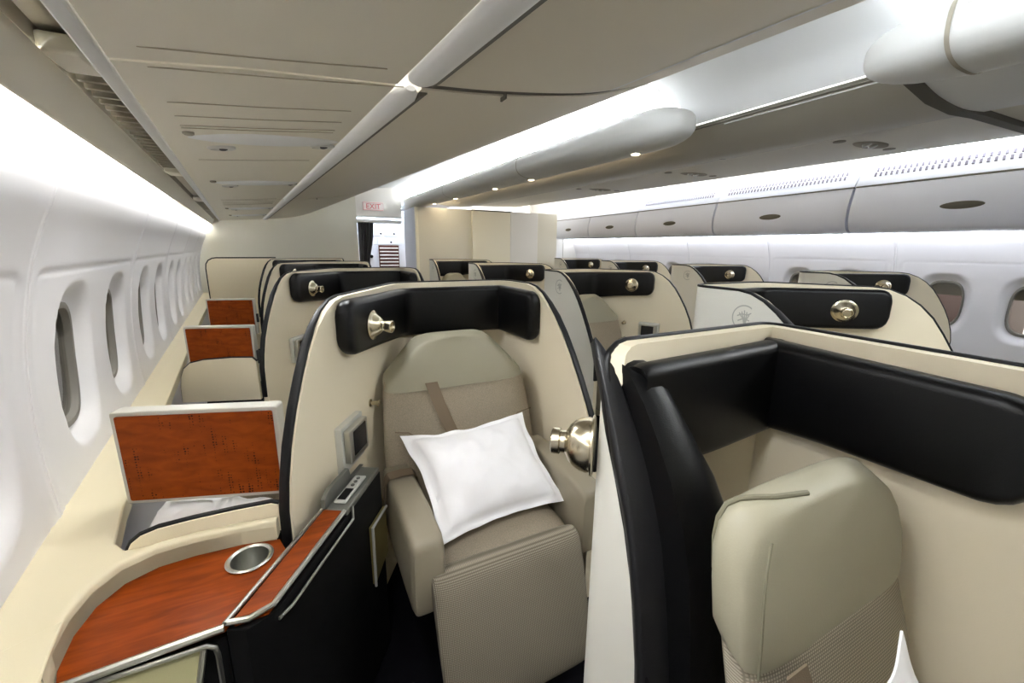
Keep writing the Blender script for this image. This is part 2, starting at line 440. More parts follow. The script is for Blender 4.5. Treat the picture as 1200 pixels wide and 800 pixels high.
# service panels with their lights and the bin doors beside them
SEG = [(Y0, .955), (.965, 3.95), (3.96, 7.98)]
svc = [(-.304, 1.801), (-.1, 1.822), (.163, 1.840), (.163, 1.868), (-.1, 1.85), (-.304, 1.83)]
WHERE = ['directly overhead, cut by the top of the picture', 'above the near suite with the pillow', 'at the far end over the last suites']
def quad3(x): return table([(-.312, 1.800), (-.1, 1.822), (.195, 1.842)], x)
def on_svc(x, y): return Vector((x-.1*(y-1.45), y, quad3(x)+.015*(y-1.45)))
for i, (a, b) in enumerate(SEG):
    t = thing('overhead_console', on_svc(-.05, (a+b)/2), 'flat cream overhead service panel ' + WHERE[i], 'ceiling panel', 'overhead service panels')
    mb = MB(); 
    rows = []
    n = 8
    for j in range(n+1):
        y = lerp(a, b, j/n); rows.append([Vector((x, y, z)) for x, z in sec(svc, y, -.1)])
    for r in rows: r[0].x = -.303-.115*(r[0].y-1.45); r[-1].x = r[0].x
    mb.loft(rows); obj('panel', mb, M['ceil'], t)
    for y in (a+.02, a+.24, a+.36, a+.46, a+.49, a+1.02, b-.06):
        p, q = on_svc(-.25, y), on_svc(.12 if y != a+.02 else .18, y-.02)
        p.z -= .0006; q.z -= .0006
        obj('joint', MB().tube([p, (p+q)/2-Vector((0, 0, .0015)), q], .0012, 6), M['jointc'], t)
    for yc in ([1.58, 2.75] if i == 1 else [5.0, 6.4] if i == 2 else [.27]):
        c = on_svc(-.05, yc); ax = Vector((1, -.0, .07)).normalized(); ay = Vector((-.1, 1, .015)).normalized()
        rings = []
        for k in range(9):
            q = k/8; w = math.cos(q*PI/2)
            pts = []
            for m_ in range(40):
                an = 2*PI*m_/40; pts.append(c + ax*.215*w*math.copysign(abs(math.cos(an))**1.0, math.cos(an)) + ay*.065*w*math.sin(an) + Vector((0, 0, .003-.020*math.sin(q*PI/2))))
            rings.append(pts)
        obj('dome', MB().loft(rings), M['ceil2'], t)
        for dx, dy in ((-.17, .15), (.12, .06)):
            l = on_svc(dx, yc+dy); mb = MB()
            rr = [[l + ax*.040*w*math.cos(2*PI*k/24) + ay*.026*w*math.sin(2*PI*k/24) + Vector((0, 0, h)) for k in range(24)] for w, h in ((1, .004), (1, -.006), (.82, -.009), (.62, -.003), (.3, .001))]
            o = obj('reading_light', mb.loft(rr), M['silver2'], t)
            obj('lens', MB().lathe([(.012, .0), (.012, .006), (.004, .009)], l + Vector((.004, 0, -.002)), (.2, -.2, -1), 16), M['darkgrey'], o)
        for dx, dy in ((-.24, -.07), (.2, -.01)):
            l = on_svc(dx, yc+dy); obj('call_light', MB().lathe([(.014, -.002), (.014, .005), (.009, .008)], l, (0, 0, -1), 16), M['grille'], t)

# left bins: rail lip, sloping belly door, top edge
belly = curve_pts([(.222, 1.846), (.40, 1.862), (.65, 1.900), (.86, 1.962), (.965, 2.022), (1.01, 2.075), (.985, 2.11)], 8)
bback = [(.93, 2.10), (.60, 1.97), (.222, 1.90)]
BW = ['nearest, cut by the top of the picture', 'over the near pillow suite', 'farthest, ending at the bulkhead']
for i, (a, b) in enumerate(SEG):
    t = thing('overhead_bin', Vector((.6-.1*((a+b)/2-1.45), (a+b)/2, 1.86)), 'long sloping cream overhead bin ' + BW[i], 'overhead bin', 'bins over the window seats')
    obj('door', sweep_solid(MB(), belly + bback, a+.012, b-.012), M['binl'], t, smooth=50)
    rl = [(.196+.030*math.cos(w)*1.0, 1.842+.016*math.sin(w)) for w in [2*PI*k/14 for k in range(14)]]
    pth = []
    rows = [[Vector((lerp(.205, x, g)+0, y, lerp(1.85, z, g))) for x, z in sec(rl, 1.45)] for y, g in ((a+.02, .35), (a+.035, .8), (a+.06, 1), (b-.06, 1), (b-.035, .8), (b-.02, .35))]
    for r in rows:
        for v in r: v.x += -.1*(v.y-1.45); v.z += .015*(v.y-1.45)
    obj('handle_rail', MB().loft(rows), M['ceil2'], t)
    obj('rail_groove', sweep_solid(MB(), [(.224, 1.836), (.224, 1.85), (.242, 1.852), (.242, 1.8445)], a+.03, b-.03), M['groove'], t)
    if i == 0:
        cr = MB(); sweep(cr, [(.70, 1.9105), (.712, 1.9135)], a+.02, b-.02); obj('crease', cr, M['ceil2'], t)
    else:
        lt = sec([(.42, 1.858)], a+.012)[0]; obj('catch', MB().box((lt[0], a+.0, lt[1]-.002), (lt[0]+.004, a+.028, lt[1]+.012)), M['groove'], t)
        obj('gap', sweep_solid(MB(), off(belly, 0, .004) + off(bback, 0, -.02), a-.0155, a+.0125), M['groove'], t)

# middle ceiling: the arched lit panels and the plain near one
arch = curve_pts([(.94, 2.12), (1.06, 2.23), (1.32, 2.36), (1.60, 2.42), (1.88, 2.43), (2.10, 2.36), (2.22, 2.245)], 8)
def carch(y): return [(x + table([(.94, -.1), (1.6, 0.), (2.22, .02)], x)*(y-1.45), z+.022*(y-1.45)) for x, z in arch]
mb = MB(); rows = [[Vector((x, y, z)) for x, z in carch(y)] for y in (Y0, 1.98)]; mb.grid(rows)
struct('ceiling', mb, M['ceil2'], 'smooth pale arched ceiling between the bins and the centre pods', 'ceiling')
ys = [2.0, 3.45, 4.9, 6.4, 8.4]
for i, (a, b) in enumerate(zip(ys, ys[1:])):
    mb = MB(); mb.grid([[Vector((x, y, z)) for x, z in carch(y)] for y in (a+.0, b-.015)])
    rb = [[Vector((x, y, z-.012)) for x, z in carch(y)] for y in (a, a+.03)]
    mb.grid(rb)
    struct('ceiling_panel_%d' % (i+1), mb, M['ceil2'], 'lit white arched ceiling panel %d along the bright cove' % (i+1), 'ceiling')
# right side grey panel, service strip
gp = curve_pts([(2.22, 2.225), (2.30, 2.20), (2.50, 2.165), (2.75, 2.155), (2.98, 2.175)], 6)
for i, (a, b) in enumerate(((Y0, .90), (.95, 2.25), (2.262, 3.9), (3.912, 5.6), (5.612, 8.0))):
    mb = MB(); rows = [[Vector((x+.02*(y-1.45), y, z+.022*(y-1.45))) for x, z in gp] for y in (a, b)]; mb.grid(rows)
    rows = [[Vector((x+.02*(y-1.45), y, z+.022*(y-1.45)+.012)) for x, z in gp] for y in (a, b)]; mb.grid(rows, flip=True)
    struct('ceiling_grey_%d' % (i+1), mb, M['greypanel'] if i else M['ceil2'], 'grey curved lower ceiling panel %d from the camera' % (i+1), 'ceiling', norm=False)
mb = MB(); rows = [[Vector((x+.02*(y-1.45), y, z+.022*(y-1.45))) for x, z in ((2.99, 2.19), (3.5, 2.205), (4.02, 2.22), (4.04, 2.30), (4.3, 2.42), (4.62, 2.42))] for y in (Y0, 8.0)]; mb.grid(rows)
struct('ceiling_right', mb, M['ceil'], 'flat service strip of the ceiling before the closed bins', 'ceiling')
mb = MB()
for a, b in ((Y0, 8.0),):
    for x, z, r in ((2.985, 2.186, .006), (2.232, 2.222, .006)):
        mb.tube([(x+.02*(y-1.45), y, z+.022*(y-1.45)) for y in (a, b)], r, 6)
struct('trim_3', mb, M['groove'], 'dark joints along the grey lower ceiling panels', 'trim')
mb = MB().tube([(2.245+.02*(y-1.45), y, 2.212+.022*(y-1.45)) for y in (.9, 1.75)], .0035, 6)
struct('trim_4', mb, M['ceil2'], 'bright lip between the two centre pods', 'trim')
# grey beam across the service strip at the near side
mb = MB(); mb.slab([(2.24, .90, 2.185), (2.5, .90, 2.140), (2.75, .90, 2.132), (3.0, .90, 2.150), (3.95, .90, 2.18), (3.95, .90, 2.215), (2.24, .90, 2.215)], (0, .05, 0)); mb.slab([(3.35, .80, 2.17), (3.97, .80, 2.18), (3.97, .80, 2.2), (3.35, .80, 2.19)], (.0, .05, 0))
struct('beam', mb, M['groove'], 'dark joint bar across the near end of the grey ceiling panels', 'ceiling joint')

def at_strip(x, y): return Vector((x, y, table([(2.99, 2.19), (3.5, 2.205), (4.02, 2.22)], x-.02*(y-1.45)) + .022*(y-1.45)))
for k, (x, y) in enumerate(((3.45, 1.55), (3.5, 3.0), (3.55, 4.5))):
    t = thing('service_unit', at_strip(x, y), ['ceiling light unit with two dark lenses nearest along the service strip', 'ceiling light unit second along the service strip', 'ceiling light unit farthest along the service strip'][k], 'ceiling light', 'lights on the service strip')
    c = at_strip(x, y)
    rr = [[c + Vector((.17*w*math.cos(2*PI*q/28), .07*w*math.sin(2*PI*q/28), h)) for q in range(28)] for w, h in ((1, .003), (1, -.004), (.85, -.008), (.6, -.006))]
    obj('plate', MB().loft(rr), M['grille'], t)
    for dx in (-.05, .03):
        obj('lamp', MB().lathe([(.026, -.004), (.026, .010), (.018, .014)], c+Vector((dx, 0, -.004)), (.1, -.3, -1), 16), M['silver'], t)
    for dx, dy in ((.3, .02), (-.3, .04)):
        obj('cap', MB().lathe([(.035, -.002), (.035, .005), (.02, .007)], at_strip(x+dx, y+dy), (0, 0, -1), 18), M['grille'], t)

# centre pods
def pod(name, ya, yb, round_a, round_b, label, lights):
    t = thing(name, Vector((1.98, (ya+yb)/2, 2.1)), label, 'ceiling pod', 'centre ceiling pods')
    rings = []; N = 40; L = .30
    ss = [0, .004, .015, .035, .07, .12, .19, .28, .38]
    yl = [(ya + d, math.sqrt(max(0, 1-(1-d/L)**2)) if d < L else 1) for d in ss] if round_a else [(ya, 1), (ya+.38, 1)]
    yr = [(yb - d, math.sqrt(max(0, 1-(1-d/L)**2)) if d < L else 1) for d in ss[::-1]] if round_b else [(yb-.1, 1), (yb, 1)]
    for y, w in yl + yr:
        c = (1.955, y, 2.19+.020*(y-1.45))
        rings.append(sring(c, (1, 0, 0), (0, 0, 1),   .025+.150*w, .012+.088*(w**.7), 2.6, N))
    obj('body', MB().loft(rings), M['podgrey'], t)
    sm = MB()
    zo = lambda y: 2.19+.020*(y-1.45)
    a2, b2 = (ya+.35 if round_a else ya), (yb-.3 if round_b else yb)
    sm.tube([(1.955-.166, y, zo(y)+.035) for y in (a2, b2)], .004, 6)
    obj('seam_line', sm, M['groove'], t)
    for y in lights:
        c = Vector((1.965, y, zo(y)-.096)); l = obj('downlight', MB().lathe([(.040, -.004), (.040, .008), (.03, .010)], c, (0, 0, -1), 20), M['silver2'], t)
        obj('lens', MB().lathe([(.026, .008), (.026, .0115)], c, (0, 0, -1), 16), M['lensw'], l)
    for y in ([3.45, 5.6] if round_a else [.66]):
        obj('band', MB().loft([sring((1.955, y+d, zo(y)), (1, 0, 0), (0, 0, 1), .177, .1015, 2.6, N) for d in (-.006, .006)], False), M['grille'], t)
M['lensw'] = emit('downlight_lens', (255, 236, 200), 4.)
pod('ceiling_pod', 1.74, 8.3, True, False, 'long rounded ceiling pod with downlights, reaching back to the galley', (2.15, 3.5, 4.3, 5.6, 6.6))
pod('ceiling_pod', Y0, .93, False, True, 'shorter near ceiling pod cut by the right edge of the picture', (.2, -.3, -.8))  # the downlights under this pod are added, out of view
obj_band = None

# right overhead bins
rb = lambda y: 4.27 + .114*(y-1.5)
BY = [-.95, .55, 2.02, 3.50, 5.0, 6.4, 7.95]
RL = ['nearest on the window side, cut by the right edge', 'second along the right wall, with a slotted top', 'third along the right wall', 'fourth along the right wall', 'fifth along the right wall', 'last along the right wall beside the far bulkhead']
door_p = curve_pts([(.30, 1.672), (.10, 1.674), (.03, 1.70), (-.005, 1.78), (.0, 1.90), (.035, 2.045)], 7)
top_p = curve_pts([(.035, 2.058), (.06, 2.10), (.13, 2.20), (.165, 2.232)], 5)
for i, (a, b) in enumerate(zip(BY, BY[1:])):
    zk = .010
    t = thing('overhead_bin', Vector((rb((a+b)/2)+.3, (a+b)/2, 1.68)), 'white closed overhead bin ' + RL[i], 'overhead bin', 'bins over the right window seats')
    def sw(P, a_, b_, mb): return mb.loft([[Vector((rb(y)+dx, y, z+zk*(y-1.5))) for dx, z in P] for y in (a_, b_)])
    obj('door', sw(door_p + [(.10, 2.045), (.34, 1.70)], a+.012, b-.012, MB()), M['binr'], t, smooth=50)
    obj('top', sw(top_p + [(.2, 2.22), (.12, 2.058)], a+.004, b-.004, MB()), M['binr'], t)
    obj('case', sw([(.34, 1.685), (.56, 1.70), (.56, 2.1), (.2, 2.215), (.13, 2.06)], a, b, MB()), M['binr'], t)
    lh = sw([(.03, 2.047), (.034, 2.056), (.06, 2.056), (.06, 2.047)], a+.01, b-.01, MB()); obj('gap', lh, M['groove'], t)
    g = MB(); n = 34
    for r in range(2):
        for k in range(n):
            y = lerp(a+.1, b-.1, (k+.5)/n); h = .30+.33*r
            x0, z0 = lerp(.052, .14, h), lerp(2.092, 2.215, h); x1, z1 = lerp(.052, .14, h+.24), lerp(2.092, 2.215, h+.24)
            nx, nz = -.815*.004, .58*.004
            o = [Vector((rb(yy)+xx+nx*0-.006, yy, zz+zk*(y-1.5)+.003)) for xx, zz, yy in ((x0, z0, y-.010), (x1, z1, y-.004), (x1, z1, y+.010), (x0, z0, y+.004))]
            g.slab(o, (.006, 0, -.004))
    if b < 5.2: obj('grille', g, M['slot'] if 'slot' in M else M['grille'], t)
    yc = (a+b)/2; c = Vector((rb(yc)-.002, yc, 1.845+zk*(yc-1.5)))
    hd = MB().loft([[c + Vector((w2, .115*w*math.cos(2*PI*k/24)+.114*0, .026*w*math.sin(2*PI*k/24))) for k in range(24)] for w, w2 in ((1.05, .006), (1.05, -.004), (.95, -.009), (.5, -.012), (.2, -.013))])
    for v in hd.v: v.x += .114*(v.y-yc)
    obj('handle', hd, M['groove'], t)

# ------------------------------------------------------------------ lights of the cabin and added fill lights
def strip(name, pts, r, m, label, n=8):
    return tag(obj(name, MB().tube(pts, r, n), m), label, 'light strip', None)
def spts(f, a, b, n=2): return [f(lerp(a, b, i/(n-1))) for i in range(n)]
M['Lwall'] = emit('wall_wash_light', (244, 248, 255), 20.)
M['Lcove'] = emit('cove_light', (242, 248, 255), 9.)
M['Lnear'] = emit('added_cove_light', (242, 248, 255), 11.)  # for strips added to lift the light near the camera
M['Lwarm'] = emit('warm_light', (255, 232, 196), 11.)
M['Lright'] = emit('bin_top_light', (244, 249, 255), 5.2)
M['Lunder'] = emit('under_bin_light', (244, 249, 255), 8.)
strip('light_strip', spts(lambda y: Vector((-.421-.115*(y-1.45), y, 1.777+.015*(y-1.45))), Y0+.1, Y1-.02), .008, M['Lwall'], 'long light strip washing the wall above the near windows')
for k, (a, b) in enumerate(((2.06, 3.42), (3.5, 4.86), (4.95, 6.35), (6.45, 8.2))):
    strip('light_strip', spts(lambda y: Vector((1.90, y, 2.305+.0205*(y-1.45))), a, b), .011, M['Lcove'], 'cove light on top of the long ceiling pod, ' + ['nearest of four', 'second of four', 'third of four', 'farthest by the galley'][k])
strip('light_strip', spts(lambda y: Vector((1.90, y, 2.305+.0205*(y-1.45))), Y0+.05, .80), .011, M['Lnear'], 'added cove light on top of the shorter near ceiling pod')
strip('light_strip', spts(lambda y: Vector((1.0-.1*(y-1.45), y, 2.16+.015*(y-1.45))), Y0+.05, 1.9), .009, M['Lnear'], 'added cove light hidden behind the top of the near sloping bin')
strip('light_strip', spts(lambda y: Vector((2.205+.01*(y-1.45), y, 2.185+.022*(y-1.45))), 2.4, 7.9), .007, M['Lwarm'], 'warm light line under the long ceiling pod')
for k, (a, b) in enumerate(zip(BY, BY[1:])):
    strip('light_strip', spts(lambda y: Vector((rb(y)+.10+.0, y, 2.275+.012*(y-1.5))), a+.04, b-.04), .012, M['Lright'], 'bright light tube above the bin ' + RL[k].split(',')[0].replace('nearest on', 'nearest along'))
strip('light_strip', spts(lambda y: Vector((rbase(y)-.30, y, 1.66+.010*(y-1.5))), Y0+.1, Y1-.02), .008, M['Lunder'], 'light strip under the closed bins washing the right wall')

def fill_light(name, at_, to, watt, ang, label, col=(.97, .99, 1.0)):
    l = bpy.data.lights.new(name, 'SPOT'); l.energy = watt; l.spot_size = math.radians(ang); l.spot_blend = 1.0; l.shadow_soft_size = .06; l.color = col
    o = bpy.data.objects.new(name, l); C.objects.link(o); o.location = at_
    o.rotation_euler = (Vector(to)-Vector(at_)).to_track_quat('-Z', 'Y').to_euler(); return o
for k, y in enumerate((.2, -.3, -.8)):  # added spots under the near pod, brightening the foreground suites
    fill_light('pod_fill_spot', (1.965, y, 2.06), (1.5, y+.3, 0), POD_FILL, 165, '')
for x, y in ((-.17, .42), (.12, .33), (-.17, 1.73), (.12, 1.64)):  # fill spots added at the unlit reading lights to brighten the near seats
    q = on_svc(x, y); fill_light('seat_fill_spot', q - Vector((0, 0, .03)), (q.x+.25, y-.05, 0), SEAT_FILL, 150, '')
# ------------------------------------------------------------------ suites
EDGE_L = [(0, .62), (.004, .80), (.018, .88), (.045, .97), (.085, 1.06), (.13, 1.14), (.175, 1.21), (.225, 1.265), (.28, 1.306), (.34, 1.332), (.40, 1.34)]
EDGE_R = [(0, .62), (.004, .74), (.02, .80), (.06, .88), (.12, .98), (.18, 1.07), (.24, 1.15), (.30, 1.215), (.36, 1.265), (.42, 1.305), (.48, 1.33), (.54, 1.34)]
def suite_path(mir=False):
    P = [(-.79, -.843), (-.297, 0), (.295, 0), (.33, -.80)]
    return P
class Shell:
    """the wrap-around privacy shell of one suite, built about its own origin on the floor"""
    def __init__(s, P, eL, eR, rad=.10, th=.030, top=1.34, z0=.002):
        s.th, s.top, s.z0 = th, top, z0
        Q = resample(round_path(P, rad), .05); L = cum(Q)[-1]
        # denser samples along the falling front edges
        marks = sorted(set([u for u, _ in eL] + [L-u for u, _ in eR] + cum(Q)))
        c = cum(Q); R = []
        for u in marks:
            for i in range(len(Q)-1):
                if u <= c[i+1]+1e-9: R.append(Q[i] + (Q[i+1]-Q[i])*((u-c[i])/max(1e-9, c[i+1]-c[i]))); break
        s.P = R; s.s = cum(R); s.L = s.s[-1]
        s.N = normals2(R, -1)          # towards the seat
        s.z = [min(table(eL, u), table(eR, s.L-u)) + (top-1.34) for u in s.s]
    def wall(s, tf):
        inner = MB(); outer = MB()
        rin = [[tf(p+n*s.th, s.z0), tf(p+n*s.th, (s.z0+z)/2), tf(p+n*s.th, z)] for p, n, z in zip(s.P, s.N, s.z)]
        rout = [[tf(p, s.z0), tf(p, (s.z0+z)/2), tf(p, z)] for p, z in zip(s.P, s.z)]
        mb = MB(); mb.grid(rin, mi=0); mb.grid(rout, mi=1)
        mb.grid([[a[2], b[2]] for a, b in zip(rin, rout)], mi=0)
        for k in (0, -1): mb.grid([[rin[k][j], rout[k][j]] for j in range(3)], mi=0)
        return mb
    def edge(s, tf, w0=.007, w1=.013, offn=.0):
        pts = []; 
        zmax = max(s.z)
        ends = []
        pts = [tf(p+n*(s.th*.5+offn), z) for p, n, z in zip(s.P, s.N, s.z)]
        mb = MB(); rings = []; nrm = [tf(n, 0)-tf(Vector((0, 0)), 0) for n in s.N]
        for i, p in enumerate(pts):
            t = (pts[min(i+1, len(pts)-1)] - pts[max(i-1, 0)]).normalized(); a = nrm[i].normalized(); b = t.cross(a).normalized()
            k = smooth01((zmax - s.z[i])/.12); hw = lerp(w0, w1, k); cx = lerp(-s.th*.5+w0-.002, -s.th*.5+w1-.002, k)
            rings.append([p + a*(cx+x) + b*y for x, y in rrect(hw, lerp(.006, .009, k), .004, 2)])
        mb.loft(rings); return mb
    def band(s, tf, u0, u1, zlo, zhi, thick=.055, e=.05):
        """padded black band along the inside between arc positions u0..u1"""
        U = [u0, u0+.006, u0+.018, u0+.034, u0+e]; u = u0+e
        while u < u1-e-.02: u += .03; U.append(u)
        U += [u1-e, u1-.034, u1-.018, u1-.006, u1]; U = sorted(set(U)); rings = []
        for u in U:
            for i in range(len(s.P)-1):
                if u <= s.s[i+1]+1e-9:
                    f = (u-s.s[i])/max(1e-9, s.s[i+1]-s.s[i]); p = s.P[i].lerp(s.P[i+1], f); n = s.N[i].lerp(s.N[i+1], f).normalized(); break
            q = min(u-u0, u1-u); r = e
            k = 1 if q >= r else math.sqrt(max(0, 1-(1-q/r)**2))
            lo = zlo(u) if callable(zlo) else zlo; hi = zhi(u) if callable(zhi) else zhi
            hh = (hi-lo)/2 - (1-k)*.045; tt = thick*(.80+.20*k); zc = (lo+hi)/2
            rings.append([tf(p + n*(s.th-.002+tt/2+x), zc+y) for x, y in rrect(tt/2, hh, .022, 5)])
        return MB().loft(rings)
    def at(s, u):
        for i in range(len(s.P)-1):
            if u <= s.s[i+1]+1e-9:
                f = (u-s.s[i])/max(1e-9, s.s[i+1]-s.s[i]); return s.P[i].lerp(s.P[i+1], f), s.N[i].lerp(s.N[i+1], f).normalized()
        return s.P[-1], s.N[-1]

def lamp(parent, base, axis, aim, sc=1.0):
    b = Vector(base); a = Vector(axis).normalized(); d = Vector(aim).normalized()
    pl = MB().lathe([(.050*sc, 0), (.054*sc, .003*sc), (.054*sc, .006*sc), (.046*sc, .010*sc), (.040*sc, .016*sc), (.030*sc, .030*sc), (.022*sc, .038*sc), (.012*sc, .042*sc)], b, a, 28)
    l = obj('reading_lamp', pl, M['chrome'], parent)
    hb = b + a*.030*sc
    hd = MB().lathe([(.012*sc, 0), (.019*sc, .004*sc), (.019*sc, .018*sc), (.016*sc, .021*sc), (.021*sc, .026*sc), (.023*sc, .046*sc), (.019*sc, .048*sc), (.016*sc, .040*sc)], hb, d, 24)
    h = obj('lamp_head', hd, M['chrome'], l)
    return l

def badge(mb, c, right, upv, nrm, r=.052):
    """airline roundel: ring and a fan of strokes, standing a hair off the panel"""
    c = Vector(c); rt_, u_, n_ = Vector(right), Vector(upv), Vector(nrm)
    def q(x, y): return c + rt_*x*r + u_*y*r + n_*.0012
    def rbn(P, w):
        P = [Vector(p) for p in P]; L = []
        for i, p in enumerate(P):
            t = (P[min(i+1, len(P)-1)]-P[max(0, i-1)]).normalized(); s_ = Vector((-t.y, t.x))*w; L.append([q(*(p+s_)), q(*(p-s_))])
        mb.grid(L)
    rbn([(math.cos(2*PI*k/36), math.sin(2*PI*k/36)) for k in range(37)], .05)
    for k in range(5):
        x = -.45+.22*k; rbn([(x, .62-.12*abs(k-2)), (x*.8+.05, .2), (x*.35+.1, -.1), (.12, -.62)], .05)
    rbn([(-.6, .1), (-.2, .3), (.25, .25), (.6, .45)], .05); rbn([(-.5, -.3), (0, -.05), (.5, -.2)], .05)

def suite(mir, origin, name_label, group, badge_on):
    sg = -1 if mir else 1; o = Vector(origin)
    tf = lambda p, z: Vector((o.x + sg*p.x, o.y + p.y, z))
    k = .90 if mir else 1.0
    sh = Shell([(-.79*k, -.843*k), (-.297*k, 0), (.295*k, 0), (.33*k, -.80)], EDGE_L, EDGE_R)
    t = thing('suite_shell', o, name_label, 'suite shell', group)
    obj('shell_wall', sh.wall(tf), [M['shell'], M['shellout']], t, smooth=45)
    obj('edge_trim', sh.edge(tf), M['trim'], t, smooth=50)
    L = sh.L
    uA, uB, uC = .33, .976*k, 1.568*k
    zlo = lambda u: table([(uA, 1.148), (uA+.3, 1.125), (uB, 1.095), (uC, 1.085), (L, 1.08)], u)
    zhi = lambda u: table([(uA, 1.335), (uA+.3, 1.325), (uB, 1.318), (uC, 1.318), (L, 1.31)], u)
    obj('padded_band', sh.band(tf, uA, uC+(.34 if not mir else .26), zlo, zhi), M['pad'], t, smooth=50)
    p, n = sh.at(.50); nv = Vector((sg*n.x, n.y, 0)); tv = Vector((sg*.5, .86, 0))
    lamp(t, tf(p + n*(.030+.052), 1.225), nv, (nv*.9 + Vector((sg*.25, -.35, -.1))))
    # control screen on the inner face of the flared wing
    p, n = sh.at(.345); c = tf(p+n*.030, .838); al = (tf(sh.at(.40)[0], 0)-tf(sh.at(.25)[0], 0)).normalized(); zz = Vector((0, 0, 1))
    def plate(w, h, d0, d1, r=.006, dc=Vector((0, 0, 0))):
        cc = c + dc; pts = rrect(w/2, h/2, r, 3)
        return MB().loft([[cc + al*x + zz*y + nv*d for x, y in pts] for d in (d0, d1)])
    cs = obj('control_screen', plate(.165, .165, -.002, .022), M['silver2'], t, bev=.002)
    obj('housing', plate(.140, .118, .022, .045, dc=Vector((0, 0, .01))), M['silver'], cs, bev=.003)
    obj('glass', plate(.098, .088, .045, .0465, .003, dc=al*(.004)+zz*.014), M['screen'], cs)
    # coat peg
    p, n = sh.at(.555); b = tf(p+n*.030, .90)
    obj('coat_peg', MB().lathe([(.016, 0), (.016, .004), (.008, .007), (.008, .028), (.013, .031), (.013, .038), (.006, .040)], b, nv, 16), M['chrome'], t)
    if badge_on:
        bd = MB(); p, n = sh.at(uC+.25); badge(bd, tf(p, 1.225), (0, -sg*sg*1.0, 0), (0, 0, 1), (sg*1.0, 0, 0))
        obj('airline_badge', bd, M['badge'], t)
    return t

A1 = suite(False, (.68, 2.0, 0), 'cream suite shell around the near seat with the white pillow, lamp on its black band', 'suite shells in the window row', False)
dup(A1, (.52, 3.60, 0), 'cream suite shell directly behind the near pillow suite', 'suite shells in the window row')
dup(A1, (.40, 5.35, 0), 'cream suite shell third back beside the near windows', 'suite shells in the window row')
dup(A1, (.26, 6.95, 0), 'last suite shell beside the near windows, only its top rim showing', 'suite shells in the window row')
F1 = suite(True, (1.95, 1.40, 0), 'cream suite shell just behind the big foreground shell, lamp on its black band', 'suite shells in the middle row', True)
dup(F1, (2.03, 2.95, 0), 'middle suite shell with a visible seat headrest and small dark screen', 'suite shells in the middle row')
dup(F1, (2.0, 4.60, 0), 'middle suite shell third back, before the closet wall', 'suite shells in the middle row')
dup(F1, (2.0, 6.25, 0), 'farthest middle suite shell in front of the cream closet', 'suite shells in the middle row')
dup(F1, (4.05, 2.08, 0), 'suite shell beside the right window showing a dark engine', 'suite shells along the right wall')
dup(F1, (4.33, 3.72, 0), 'second suite shell along the right wall, behind the one by the engine window', 'suite shells along the right wall')
dup(F1, (4.55, 5.35, 0), 'third suite shell along the right wall', 'suite shells along the right wall')
dup(F1, (4.72, 7.0, 0), 'farthest suite shell along the right wall beside the far bulkhead', 'suite shells along the right wall')

